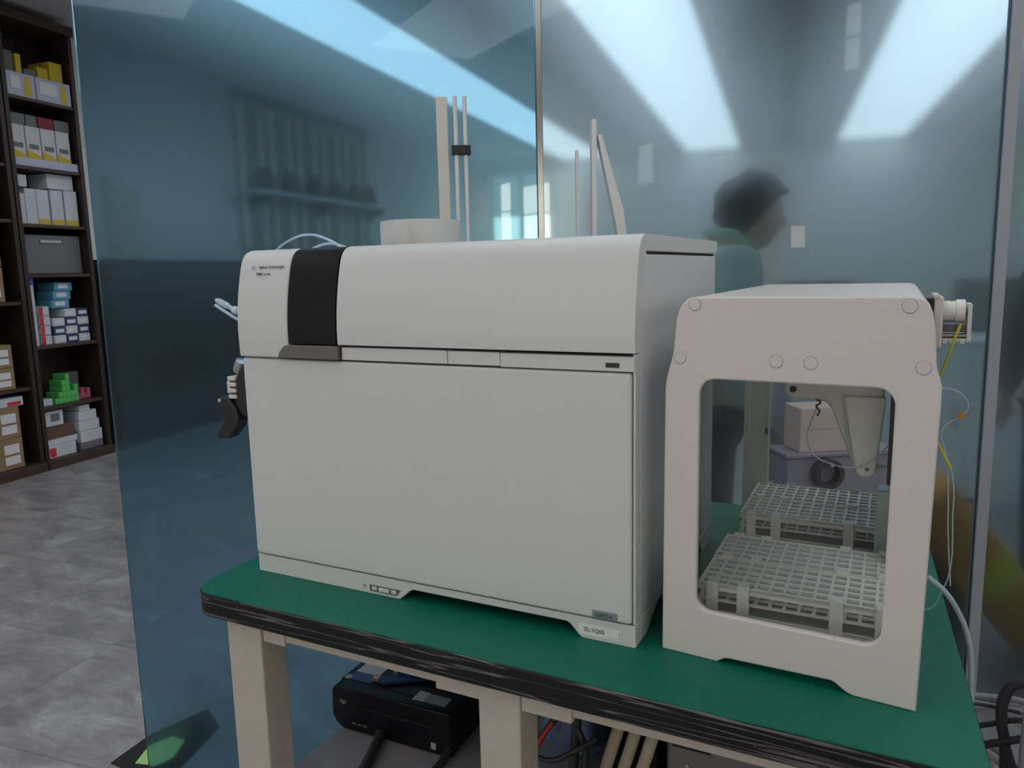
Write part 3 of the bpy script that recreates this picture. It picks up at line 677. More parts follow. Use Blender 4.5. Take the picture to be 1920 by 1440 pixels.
# hood profile (y,z)
def hood(z0, inner=0.022):
    ctrl = [(-0.008, 0.403), (-0.0095, 0.43), (-0.0095, 0.455), (-0.0078, 0.48), (-0.0045, 0.506), (0.000, 0.53), (0.0055, 0.553), (0.0095, 0.566), (0.014, 0.576), (0.020, 0.583), (0.028, 0.588), (0.038, 0.5905)]
    outer = []
    for i in range(len(ctrl)-1):
        p0 = Vector(ctrl[max(0, i-1)]); p1 = Vector(ctrl[i]); p2 = Vector(ctrl[i+1]); p3 = Vector(ctrl[min(len(ctrl)-1, i+2)])
        for k in range(3):
            q = k/3
            v_ = 0.5*((2*p1)+(p2-p0)*q+(2*p0-5*p1+4*p2-p3)*q*q+(3*p1-p0-3*p2+p3)*q**3)
            outer.append((v_.x, v_.y))
    outer.append(ctrl[-1])
    o = [(y, z) for y, z in outer if z >= z0-1e-6]
    if o[0][1] > z0+1e-4: o = [(-0.0095, z0)] + o
    return o
def hood_piece(name, x0, x1, z0, yback, m, skirt=None, bevel=0.002):
    o = hood(z0)
    poly = o + [(yback, 0.5905), (yback, 0.569), (0.042, 0.569), (0.020, 0.44 if z0 > 0.42 else 0.42), (0.018, z0)]
    o_ = prism(name, poly, x0, x1, 'yz', m, ms, T, bevel=bevel, smooth=True, angle=58, seg=3)
    for p in o_.data.polygons: p.use_smooth = True
    md = o_.modifiers.new('normals', 'WEIGHTED_NORMAL'); md.keep_sharp = False
    return o_
hood_piece('left_hood', -0.0015, 0.1165, 0.4035, 0.497, M['white'], bevel=0.006)
hood_piece('black_band', 0.1178, 0.2205, 0.4295, 0.497, M['satinblack'], bevel=0.003)
hood_piece('upper_lid', 0.2235, W+0.0015, 0.4295, 0.499, M['white'], bevel=0.003)
ms_box('lid_skirt', (W-0.012, W+0.0012), (0.040, 0.498), (0.5672, 0.571), M['white'], 0.001)
# exhaust stub
lathe('exhaust_stub', [(0.079, 0.585), (0.082, 0.585), (0.082, 0.648), (0.079, 0.649), (0.077, 0.648), (0.077, 0.592), (0, 0.592)], M['white'], ms, T @ Matrix.Translation((0.158, 0.35, 0)), n=48)
# writing
tm = T @ Matrix.Translation((0, 0.0035, 0)) @ Matrix.Rotation(math.radians(-13.5), 4, 'X')
def mstext(body, x, z, size, m, name='lettering', y=-0.0003, tilt=0.0, shear=0):
    return text(name, body, size, m, ms, T @ Matrix.Translation((x, y, z)) @ Matrix.Rotation(math.radians(90-tilt), 4, 'X'), shear)
mstext('Agilent Technologies', 0.0460, 0.5580, 0.0070, M['ink'], y=0.0052, tilt=17)
mstext('7800', 0.0415, 0.5460, 0.0072, M['ink'], y=0.0022, tilt=14)
mstext('ICP-MS', 0.0590, 0.5460, 0.0052, M['ink'], y=0.0022, tilt=14)
# spark emblem: dots radiating
bm = bmesh.new()
for k in range(12):
    a = k*math.pi/6
    for q, s in ((0.0016, 0.0005), (0.0032, 0.0007)):
        c = Vector((0.0335+q*math.cos(a), 0.0060 + 0.25*q*math.sin(a), 0.5600+q*math.sin(a)))
        bmesh.ops.create_icosphere(bm, subdivisions=1, radius=s, matrix=Matrix.Translation(T @ c))
put('emblem', from_bm(bm, 'emblem'), M['blueink'], ms)
# grey plate and asset label
pb = ms_box('name_plate', (0.6655, 0.7035), (-0.0055, -0.0035), (0.0385, 0.0500), M['greyplate'], 0.0004)
text('lettering', 'G8421A', 0.0080, M['ink'], pb, T @ Matrix.Translation((0.6695, -0.0056, 0.0410)) @ FRONT)
al = ms_box('asset_label', (0.642, 0.708), (-0.0008, 0.001), (0.0065, 0.0225), M['frame'], 0)
text('lettering', 'ZL-YQ05', 0.0085, M['ink'], al, T @ Matrix.Translation((0.6500, -0.0011, 0.0125)) @ FRONT)
ms_box('printed_rule', (0.688, 0.704), (-0.001, 0), (0.0095, 0.0099), M['lightink'], 0, al)
ms_box('printed_edge', (0.7055, 0.7062), (-0.001, 0), (0.0075, 0.0195), M['greyplate'], 0, al)
# left side: nebuliser tip and peristaltic pump
nb = Matrix.Translation((-0.095, 0.06, TT+0.490)) @ Matrix.Rotation(math.radians(112), 4, 'Y')
lathe('nebuliser', [(0, -0.036), (0.004, -0.030), (0.0065, -0.022), (0.0065, 0.0), (0.0045, 0.004), (0.0045, 0.012), (0.0065, 0.016), (0.0065, 0.030), (0.005, 0.034), (0.005, 0.11), (0, 0.11)], M['tube'], ms, nb, n=16)
tube('nebuliser_clip', [(-0.118, 0.052, TT+0.492), (-0.09, 0.052, TT+0.478), (-0.06, 0.052, TT+0.465), (0.004, 0.06, TT+0.452)], 0.003, M['tube_blue'], ms)
lathe('nebuliser_nut', [(0, 0.018), (0.0075, 0.018), (0.0075, 0.028), (0, 0.028)], M['paper'], ms, nb, n=12)
pp = prism('peristaltic_pump', [(0.002, 0.385), (-0.03, 0.385), (-0.048, 0.372), (-0.062, 0.345), (-0.064, 0.31), (-0.05, 0.285), (0.002, 0.275)], 0.03, 0.09, 'xz', M['black'], ms, T, bevel=0.004)
for k in range(4):
    box('roller', (-0.074, -0.054), (0.026, 0.05), (0.318+k*0.0115, 0.3255+k*0.0115), M['samp_plastic'], pp, T, bevel=0.0015)
box('roller_knob', (-0.080, -0.071), (0.028, 0.050), (0.326, 0.352), M['samp_plastic'], pp, T, bevel=0.004)
lathe('knurled_knob', [(0, -0.012), (0.010, -0.012), (0.012, -0.006), (0.012, 0.012), (0, 0.014)], M['metal'], pp, T @ Matrix.Translation((-0.052, 0.04, 0.378)) @ Matrix.Rotation(0.5, 4, 'Y'), n=14)
lv = [(-0.098, 0.318), (-0.090, 0.322), (-0.072, 0.316), (-0.056, 0.300), (-0.050, 0.278), (-0.058, 0.262), (-0.072, 0.248), (-0.080, 0.240), (-0.112, 0.238), (-0.110, 0.252), (-0.100, 0.262), (-0.090, 0.276), (-0.088, 0.290), (-0.096, 0.303)]
prism('clamp_lever', lv, 0.024, 0.05, 'xz', M['black'], ms, T, bevel=0.004)
lathe('lever_pin', [(0, -0.002), (0.004, -0.002), (0.004, 0.002), (0, 0.003)], M['metal'], ms, T @ Matrix.Translation((-0.097, 0.026, 0.313)) @ Matrix.Rotation(math.pi/2, 4, 'X'), n=10)
# tubes arching over the top
tube('sample_tube', [(-0.058, 0.15, TT+0.589), (-0.012, 0.15, TT+0.612), (0.036, 0.15, TT+0.621), (0.082, 0.15, TT+0.610), (0.125, 0.15, TT+0.588)], 0.0024, M['tube_blue'], ms)
tube('sample_tube', [(0.02, 0.16, TT+0.589), (0.045, 0.16, TT+0.598), (0.075, 0.16, TT+0.603), (0.105, 0.16, TT+0.598), (0.13, 0.16, TT+0.588)], 0.0024, M['tube_blue'], ms)

# ================================================================== AUTOSAMPLER
au = thing('autosampler', (0.16, 0.3, 0), 'warm white autosampler housing with a rounded window, on right of table', 'autosampler', None, SAMP)
S = SAMP
half = [(0.0, 0.0), (0.0022, 0.378), (0.0035, 0.392), (0.0075, 0.408), (0.0125, 0.426), (0.0145, 0.445), (0.0170, 0.4737), (0.0205, 0.486), (0.0255, 0.4955), (0.0335, 0.5025), (0.043, 0.5045)]
right = [(0.300, 0.5045), (0.3095, 0.5025), (0.3150, 0.4965), (0.3190, 0.486), (0.3225, 0.466), (0.3243, 0.445), (0.3255, 0.426), (0.3300, 0.410), (0.3322, 0.402), (0.3324, 0.390), (0.3262, 0.0)]
foot = [(0.256, 0.0), (0.249, 0.0015), (0.244, 0.004), (0.232, 0.012), (0.228, 0.0135), (0.098, 0.0085), (0.091, 0.0075), (0.080, 0.0)]
outline = half + right + foot
win = []
wc = [(0.2855, 0.397), (0.0500, 0.3950), (0.0495, 0.0715), (0.2830, 0.0715)]
rr = 0.021
for k, (cx, cz, a0) in enumerate(((0.2855-rr, 0.3965-rr, 0), (0.0503+rr, 0.3960-rr, 90), (0.0493+rr, 0.0705+rr, 180), (0.2828-rr, 0.0725+rr, 270))):
    for i in range(9):
        a = math.radians(a0+90*i/8); win.append((cx+rr*math.cos(a), cz+rr*math.sin(a)))
plate('front_plate', [outline, win], 0.0, 0.016, M['samp'], au, S, bevel=0.0025)
plate('rear_plate', [outline, win], 0.625, 0.640, M['samp'], au, S, bevel=0.0025)
prism('window_pane', win, 0.0085, 0.0115, 'xz', M['clear'], au, S)
cover = [(0.016, 0.4737), (0.0195, 0.486), (0.0245, 0.4955), (0.0325, 0.5025), (0.042, 0.5040), (0.301, 0.5040), (0.3095, 0.5020), (0.3150, 0.4960), (0.3190, 0.486), (0.3215, 0.466), (0.3180, 0.466), (0.3155, 0.484), (0.311, 0.493), (0.305, 0.498), (0.300, 0.499), (0.044, 0.499), (0.036, 0.4985), (0.029, 0.493), (0.0235, 0.484), (0.020, 0.4737)]
prism('top_cover', cover, 0.0155, 0.6255, 'xz', M['samp'], au, S)
box('cover_seam', (0.3155, 0.3205), (0.30, 0.58), (0.468, 0.474), M['samp_plastic'], au, S)
for x, z in ((0.0425, 0.4945), (0.2953, 0.4935), (0.0230, 0.4228), (0.3125, 0.4231), (0.1485, 0.4232), (0.1898, 0.4231)):
    QC = S @ Matrix.Translation((x, 0.0, z)) @ Matrix.Rotation(math.pi/2, 4, 'X')
    c_ = lathe('screw_cap', [(0, 0), (0.0078, 0), (0.0078, 0.0005), (0.0074, 0.0009), (0, 0.0010)], M['samp_cap'], au, QC, n=28)
    lathe('cap_ring', [(0.0078, 0), (0.0087, 0), (0.0087, 0.0002), (0.0078, 0.0002)], M['samp_ring'], c_, QC, n=28)
box('drip_tray', (0.030, 0.312), (0.030, 0.618), (0.018, 0.0425), M['samp_plastic'], au, S, bevel=0.002)
boxes('tray_foot', [(0.03, 0.07, 0.1, 0.14, 0, 0.018), (0.25, 0.29, 0.1, 0.14, 0, 0.018), (0.03, 0.07, 0.48, 0.52, 0, 0.018), (0.25, 0.29, 0.48, 0.52, 0, 0.018)], M['black'], au, S)
box('inner_column', (0.016, 0.056), (0.600, 0.626), (0.02, 0.47), M['samp_plastic'], au, S, bevel=0.003)
box('column_clip', (0.050, 0.056), (0.593, 0.601), (0.20, 0.212), M['taupe'], au, S)
box('inner_guide', (0.292, 0.300), (0.24, 0.625), (0.02, 0.47), M['metal'], au, S)
box('guide_rail', (0.280, 0.286), (0.30, 0.312), (0.20, 0.46), M['black'], au, S)
# moving arm (world coordinates measured on the plane y = .32)
arm = [(0.886, 1.262), (0.886, 1.240), (0.890, 1.231), (0.898, 1.228), (0.949, 1.226), (0.958, 1.214), (0.994, 1.122), (1.000, 1.113), (1.010, 1.110), (1.020, 1.112), (1.026, 1.118), (1.033, 1.225), (1.035, 1.32), (0.886, 1.32)]
am = prism('probe_arm', arm, 0.30, 0.36, 'xz', M['samp_plastic'], au, bevel=0.006, seg=3)
prism('arm_shell', [(0.975, 1.238), (1.037, 1.238), (1.026, 1.116), (1.018, 1.110), (1.003, 1.110), (0.997, 1.118)], 0.288, 0.302, 'xz', M['samp_plastic'], am, bevel=0.004, seg=3)
lathe('arm_port', [(0, 0), (0.0055, 0), (0.0055, 0.003), (0, 0.003)], M['black'], am, Matrix.Translation((0.900, 0.3005, 1.244)) @ Matrix.Rotation(math.pi/2, 4, 'X'), n=16)
lathe('arm_screw', [(0, 0), (0.003, 0), (0.003, 0.002), (0, 0.002)], M['taupe'], am, Matrix.Translation((1.014, 0.2885, 1.124)) @ Matrix.Rotation(math.pi/2, 4, 'X'), n=12)
tube('probe_tube', [(0.938, 0.30, 1.218), (0.930, 0.29, 1.195), (0.925, 0.285, 1.165), (0.937, 0.28, 1.142), (0.962, 0.28, 1.130), (0.995, 0.28, 1.127), (1.028, 0.285, 1.147), (1.043, 0.29, 1.165)], 0.0011, M['tube'], au)
tube('probe_clip', [(0.936, 0.30, 1.228), (0.942, 0.298, 1.224), (0.936, 0.297, 1.219), (0.941, 0.297, 1.210), (0.938, 0.296, 1.203)], 0.0016, M['rail'], au)
box('probe_holder', (1.026, 1.046), (0.315, 0.325), (1.118, 1.124), M['samp_plastic'], am, bevel=0.001)
box('rinse_station', (0.266, 0.290), (0.345, 0.385), (0.0425, 0.178), M['rinse'], au, S, bevel=0.003)
# pump head on the right side
bp_ = Matrix.Translation((0, 0.30, 0))
def rp(n, x, y, z, m, bevel=0.002, parent=None): return box(n, x, y, z, m, parent or au, bp_, bevel)
rp('motor_box', (1.066, 1.092), (-0.03, 0.05), (1.355, 1.391), M['black'])
br = rp('pump_bracket', (1.092, 1.1045), (-0.03, 0.06), (1.318, 1.393), M['samp'], 0.003)
rp('bracket_lip', (1.0915, 1.099), (-0.032, 0.06), (1.391, 1.396), M['samp'], 0.001, br)
PX = Matrix.Translation((1.1045, 0.30, 1.3705)) @ Matrix.Rotation(math.pi/2, 4, 'Y')
pr = lathe('pump_roller', [(0, 0), (0.0150, 0), (0.0150, 0.010), (0.0144, 0.0105), (0.0144, 0.012), (0.0150, 0.0125), (0.0150, 0.016), (0.0172, 0.017), (0.0172, 0.028), (0.0150, 0.029), (0, 0.029)], M['frame'], au, PX, n=32)
lathe('roller_hub', [(0, 0.029), (0.006, 0.029), (0.006, 0.035), (0, 0.035)], M['metal'], pr, PX, n=16)
rp('pump_end_plate', (1.136, 1.1415), (-0.018, 0.03), (1.327, 1.382), M['rack'], 0.001)
rp('pump_cassette', (1.104, 1.137), (-0.012, 0.02), (1.341, 1.352), M['taupe'], 0.001)
rp('cassette_band', (1.104, 1.139), (-0.016, 0.02), (1.334, 1.338), M['metal'], 0.0008)
rp('cassette_foot', (1.104, 1.139), (-0.016, 0.02), (1.327, 1.332), M['samp_plastic'], 0.0008)
for x in (1.106, 1.115, 1.128): rp('tube_stop', (x, x+0.006), (-0.018, -0.01), (1.324, 1.332), M['samp_plastic'], 0.0008)
tube('pump_tube', [(1.128, 0.281, 1.353), (1.122, 0.281, 1.334), (1.1125, 0.290, 1.296), (1.106, 0.30, 1.272), (1.098, 0.31, 1.248)], 0.0021, M['yellow'], au)
tube('pump_tube', [(1.098, 0.30, 1.192), (1.107, 0.30, 1.175), (1.129, 0.30, 1.131)], 0.0021, M['yellow'], au)
tube('capillary', [(1.104, 0.30, 1.2535), (1.116, 0.30, 1.2555), (1.131, 0.30, 1.251), (1.142, 0.30, 1.240), (1.1455, 0.30, 1.230), (1.142, 0.30, 1.219), (1.133, 0.30, 1.211), (1.119, 0.30, 1.201), (1.113, 0.30, 1.187), (1.117, 0.30, 1.166), (1.122, 0.30, 1.148), (1.1265, 0.30, 1.10), (1.130, 0.30, 1.03), (1.137, 0.30, 0.955), (1.1375, 0.30, 0.948)], 0.0010, M['tube'], au)
tube('tube_fitting', [(1.1415, 0.2985, 1.2195), (1.1335, 0.2985, 1.2115)], 0.0034, M['orange'], au)
tube('capillary', [(1.1285, 0.30, 1.132), (1.134, 0.30, 1.10), (1.1345, 0.30, 1.06), (1.1365, 0.30, 1.02), (1.1370, 0.30, 0.996), (1.134, 0.30, 0.962), (1.126, 0.30, 0.936), (1.112, 0.30, 0.9055), (1.102, 0.30, 0.9025)], 0.0010, M['tube'], au)
o = tube('drain_tube', [(1.106, 0.30, 0.958), (1.130, 0.30, 0.938), (1.150, 0.305, 0.907), (1.166, 0.31, 0.865), (1.174, 0.315, 0.809), (1.176, 0.32, 0.6), (1.176, 0.36, 0.3)], 0.0042, M['tube'], au)

# sample racks (four, each its own thing)
SR = TABLE
def make_rack(label):
    t = thing('sample_rack', (0, 0, TT+0.027), label, 'rack', 'tube racks in the autosampler')
    nx, ny, px, py = 13, 5, 0.0192, 0.0203
    L_, D_ = nx*px+0.004, ny*py+0.004
    def grid(z0, z1, w):
        b = []
        for i in range(nx+1): b.append((i*px, i*px+0.0042, 0, D_, z0, z1))
        for j in range(ny+1): b.append((0, L_, j*py, j*py+w, z0+0.0004, z1-0.0004))
        return b
    boxes('top_grid', grid(0.047, 0.052, 0.0075), M['rack'], t, SR, loc=None)
    boxes('middle_grid', grid(0.026, 0.029, 0.0065), M['rack'], t, SR)
    box('rack_base', (0, L_), (0, D_), (0.006, 0.010), M['rackbase'], t, SR)
    for j in (0.0, D_-0.003):
        box('side_rib', (0, L_), (j, j+0.003), (0.004, 0.012), M['rack'], t, SR)
        box('side_rib', (0, L_), (j, j+0.003), (0.042, 0.0525), M['rack'], t, SR)
    for x in (0.012, 0.055, 0.176, 0.232):
        box('end_tab', (x, x+0.017), (-0.004, 0.0), (0.0, 0.0545), M['tab'], t, SR, bevel=0.001)
        box('end_tab', (x, x+0.017), (D_, D_+0.004), (0.0, 0.0565), M['tab'], t, SR, bevel=0.001)
        o_ = box('tab_clip', (x+0.001, x+0.016), (-0.004, 0.012), (0.0525, 0.0555), M['rack'], t, SR, bevel=0.001)
    for x, y in ((0.004, 0.004), (L_-0.008, 0.004), (0.004, D_-0.008), (L_-0.008, D_-0.008)):
        box('corner_post', (x, x+0.004), (y, y+0.004), (0.010, 0.047), M['rack'], t, SR)
    return t
r0 = make_rack('milky grid tube rack nearest the autosampler window')
base = r0.location.copy()
spots = [((0.806, 0.056), 'milky grid tube rack nearest the autosampler window'), ((0.805, 0.166), 'milky grid tube rack second from the autosampler window'),
         ((0.803, 0.398), 'milky grid tube rack third from the autosampler window, behind the gap'), ((0.802, 0.508), 'milky grid tube rack farthest from the autosampler window')]
for i, ((x, y), l) in enumerate(spots):
    o = r0 if i == 0 else copy_thing(r0, (0, 0, 0))
    o.location = Vector((x, y, TT+0.0695)); o['label'] = l

# ================================================================== BLACK COMPUTER under the table
pc = thing('desktop_computer', (0.175, 0.28, 0.505), 'black desktop computer lying flat on shelf under the table, with silver stickers', 'computer')
PC = Matrix.Translation((0.026, 0.145, 0.505)) @ Matrix.Rotation(math.radians(1.5), 4, 'Z')
pcp = [(0.0, 0.030), (0.003, 0.022), (0.009, 0.013), (0.018, 0.006), (0.030, 0.003), (0.284, 0.003), (0.286, 0.006), (0.286, 0.092), (0.284, 0.095), (0.016, 0.095), (0.006, 0.091), (0.001, 0.082)]
prism('case_front', pcp, 0.0, 0.03, 'xz', M['pc'], pc, PC, bevel=0.003)
box('case_body', (0.003, 0.284), (0.03, 0.29), (0.004, 0.0945), M['pc'], pc, PC, bevel=0.002)
for x in (0.02, 0.25):
    for y in (0.03, 0.25): box('rubber_foot', (x, x+0.02), (y, y+0.02), (0, 0.004), M['black'], pc, PC)
box('front_groove', (0.03, 0.25), (-0.001, 0.001), (0.058, 0.060), M['core'], pc, PC)
pst = box('info_sticker', (0.018, 0.075), (0.035, 0.065), (0.0945, 0.0952), M['sticker_blue'], pc, PC)
box('sticker_panel', (0.018, 0.075), (0.065, 0.115), (0.0945, 0.0953), M['paper'], pc, PC)
lathe('round_sticker', [(0, 0), (0.008, 0), (0.008, 0.0012), (0, 0.0013)], M['sticker_silver'], pc, PC @ Matrix.Translation((0.016, 0.040, 0.0945)), n=18)
st = box('licence_sticker', (0.200, 0.262), (0.02, 0.05), (0.0945, 0.0952), M['sticker_silver'], pc, PC @ Matrix.Translation((0.0, 0.0, 0)))
box('sticker_tag', (0.187, 0.212), (0.02, 0.052), (0.0945, 0.0956), M['paper'], pc, PC, bevel=0.0004)
box('front_sticker', (0.240, 0.251), (-0.0007, 0.0), (0.013, 0.027), M['sticker_silver'], pc, PC)
text('emblem', 'hp', 0.016, M['sticker_silver'], pc, PC @ Matrix.Translation((0.020, -0.0006, 0.060)) @ FRONT, 0.35)
for k in range(3): box('usb_port', (0.05+k*0.014, 0.060+k*0.014), (-0.0006, 0.001), (0.018, 0.022), M['taupe'], pc, PC)
# ribbon lying on top
t = thing('cable_ribbon', (0.19, 0.27, 0.60), 'blue ribbon cable with copper ends lying on the black computer', 'cable')
prism('ribbon', [(0.10, 0.195), (0.21, 0.275), (0.23, 0.26), (0.13, 0.185)], 0.601, 0.607, 'xy', M['bluecloth'], t)
prism('ribbon', [(0.12, 0.26), (0.22, 0.27), (0.25, 0.25), (0.14, 0.225)], 0.607, 0.612, 'xy', M['bluecloth'], t)
box('copper_end', (0.100, 0.116), (0.190, 0.203), (0.6005, 0.611), M['copper'], t, bevel=0.002)
box('copper_end', (0.128, 0.140), (0.224, 0.240), (0.6005, 0.615), M['copper'], t, bevel=0.002)
tag(tube('power_cable', [(0.138, 0.175, 0.530), (0.145, 0.150, 0.518), (0.160, 0.11, 0.515), (0.178, 0.06, 0.515), (0.20, -0.01, 0.515)], 0.011, M['cable']), 'thick black power cable running forward from under the computer', 'cable')
tag(tube('power_cable', [(0.305, 0.175, 0.530), (0.304, 0.13, 0.514), (0.306, 0.08, 0.513), (0.32, -0.01, 0.513)], 0.008, M['cable']), 'black cable at the right corner of the computer', 'cable')

# ================================================================== under the table, right: bag, hoses, pump
bg = bmesh.new(); bmesh.ops.create_icosphere(bg, subdivisions=4, radius=1.0)
for v_ in bg.verts:
    n_ = noise.noise(v_.co*2.3)*0.22 + noise.noise(v_.co*5.1)*0.08
    v_.co = Vector((0.53, 0.30, 0.575)) + Vector((v_.co.x*0.075, v_.co.y*0.10, v_.co.z*0.069))*(1+n_)
zmin = min(v_.co.z for v_ in bg.verts)
for v_ in bg.verts: v_.co.z += 0.506-zmin
tag(put('plastic_bag', from_bm(bg, 'bag'), M['bluebag'], smooth=True), 'crumpled pale blue plastic bag on the shelf behind the middle leg', 'bag')
tag(tube('black_cable', [(0.47, 0.16, 0.52), (0.50, 0.17, 0.60), (0.54, 0.18, 0.64), (0.575, 0.17, 0.62), (0.585, 0.15, 0.56), (0.56, 0.12, 0.53), (0.50, 0.11, 0.53)], 0.006, M['cable']), 'black cable looped around the pale blue bag', 'cable')
tag(tube('black_cable', [(0.56, 0.16, 0.51), (0.562, 0.17, 0.58), (0.565, 0.18, 0.66), (0.56, 0.20, 0.74), (0.56, 0.24, 0.80)], 0.009, M['cable']), 'upright thick black cable right of the pale blue bag', 'cable')
tag(tube('black_cable', [(0.47, 0.13, 0.60), (0.52, 0.14, 0.575), (0.57, 0.15, 0.60), (0.61, 0.16, 0.63)], 0.005, M['cable']), 'thin black cable crossing in front of the blue bag', 'cable')
tag(tube('red_wire', [(0.478, 0.14, 0.56), (0.495, 0.14, 0.585), (0.505, 0.15, 0.605), (0.52, 0.17, 0.63)], 0.004, M['red']), 'red wire in front of the pale blue bag', 'wire')
t = thing('black_power_unit', (0.62, 0.32, 0.505), 'black box shaped power unit between the blue bag and the cream hoses', 'power unit')
box('unit_body', (0.60, 0.70), (0.22, 0.40), (0.505, 0.70), M['black'], t, bevel=0.006)
box('unit_panel', (0.61, 0.69), (0.216, 0.22), (0.52, 0.69), M['satinblack'], t, bevel=0.002)
for k in range(3):
    x = 0.628+0.030*k
    tag(tube('vacuum_hose', [(x-0.012, 0.14, 0.506), (x-0.002, 0.145, 0.57), (x+0.014, 0.15, 0.63), (x+0.03, 0.17, 0.70), (x+0.04, 0.22, 0.78), (x+0.045, 0.30, 0.83)], 0.0105, M['hose']), 'thick cream vacuum hose, ' + ('left', 'middle', 'right')[k] + ' of three under the table', 'hose', 'cream vacuum hoses')
vp = thing('vacuum_pump', (0.83, 0.32, 0.505), 'grey metal vacuum pump housing on lower shelf at right', 'pump')
box('pump_casing', (0.725, 1.0), (0.19, 0.45), (0.508, 0.650), M['pumpgrey'], vp, bevel=0.006)
box('pump_slot', (0.735, 0.80), (0.1885, 0.1905), (0.634, 0.640), M['black'], vp)
lathe('pump_screw', [(0, 0), (0.0045, 0), (0.0045, 0.003), (0, 0.004)], M['metal'], vp, Matrix.Translation((0.762, 0.19, 0.602)) @ Matrix.Rotation(math.pi/2, 4, 'X'), n=12)
for x in (0.75, 0.95): box('rubber_foot', (x, x+0.03), (0.22, 0.42), (0.505, 0.510), M['black'], vp)

# ================================================================== cable bundle on the right, beside the table
cg = 'cables hanging right of the table'
def cab(pts, r, m, l): return tag(tube('hanging_cable', pts, r, M[m]), l, 'cable', cg)
Y = 0.85
cab([(1.306, Y, 0.20), (1.300, Y, 0.39), (1.290, Y, 0.45), (1.292, Y, 0.50), (1.310, Y, 0.535), (1.345, Y, 0.545), (1.40, Y, 0.50), (1.42, Y+0.02, 0.25), (1.42, Y+0.02, 0.008)], 0.0115, 'cable', 'thick black cable forming the tall loop right of the table')
cab([(1.24, Y+0.03, 0.400), (1.275, Y+0.02, 0.423), (1.318, Y+0.01, 0.448), (1.38, Y, 0.46)], 0.006, 'cable', 'thin black cable sloping up behind the tall loop')
cab([(1.235, Y+0.02, 0.345), (1.265, Y+0.01, 0.375), (1.300, Y-0.01, 0.405), (1.35, Y-0.01, 0.43)], 0.008, 'cable', 'black cable crossing below the tall loop')
cab([(1.30, Y-0.02, 0.40), (1.313, Y-0.02, 0.36), (1.34, Y-0.02, 0.31), (1.37, Y-0.02, 0.20)], 0.0085, 'cable', 'black cable falling to the lower right from the loop')
cab([(1.22, Y+0.05, 0.463), (1.27, Y+0.05, 0.470), (1.33, Y+0.05, 0.475), (1.40, Y+0.05, 0.46)], 0.007, 'greycable', 'uppermost grey cable lying level right of the table')
cab([(1.22, Y+0.04, 0.448), (1.27, Y+0.04, 0.454), (1.33, Y+0.04, 0.452)], 0.004, 'cable', 'thin dark cable just under the uppermost grey cable')
cab([(1.24, Y+0.03, 0.385), (1.29, Y+0.03, 0.355), (1.34, Y+0.03, 0.325), (1.40, Y+0.03, 0.30)], 0.006, 'greycable', 'grey cable sloping down right at the frame corner')
cab([(1.25, Y+0.02, 0.362), (1.29, Y+0.02, 0.335), (1.33, Y+0.02, 0.315), (1.38, Y+0.02, 0.29)], 0.006, 'hose', 'cream cable sloping down right at the frame corner')
cab([(1.327, Y-0.05, 0.008), (1.327, Y-0.05, 0.30), (1.329, Y-0.05, 0.50), (1.337, Y-0.04, 0.56), (1.37, Y-0.02, 0.58), (1.40, Y, 0.50), (1.41, Y, 0.008)], 0.008, 'greycable', 'upright lilac grey hose at the right frame edge')
t = thing('cable_stand', (1.31, 0.90, 0), 'grey wire trestle carrying the loose cables right of the table', 'stand')
for x in (1.22, 1.40): tube('stand_leg', [(x, 0.93, 0), (x, 0.93, 0.44)], 0.006, M['greycable'], t)
tube('stand_bar', [(1.22, 0.93, 0.434), (1.40, 0.93, 0.434)], 0.006, M['greycable'], t)

# ================================================================== floor sign
t = thing('floor_sign', (-0.95, 0.45, 0), 'black floor sign with pale green arrow, half behind the glass edge', 'floor sign')
prism('sign_base', [(-1.013, 0.322), (-1.028, 0.470), (-0.98, 0.66), (-0.86, 0.60), (-0.80, 0.40), (-0.90, 0.32)], 0.0005, 0.0022, 'xy', M['floorblack'], t)
prism('sign_arrow', [(-0.942, 0.352), (-0.980, 0.43), (-0.975, 0.455), (-0.955, 0.50), (-0.90, 0.50), (-0.86, 0.42), (-0.88, 0.37)], 0.0022, 0.0028, 'xy', M['floorgreen'], t)

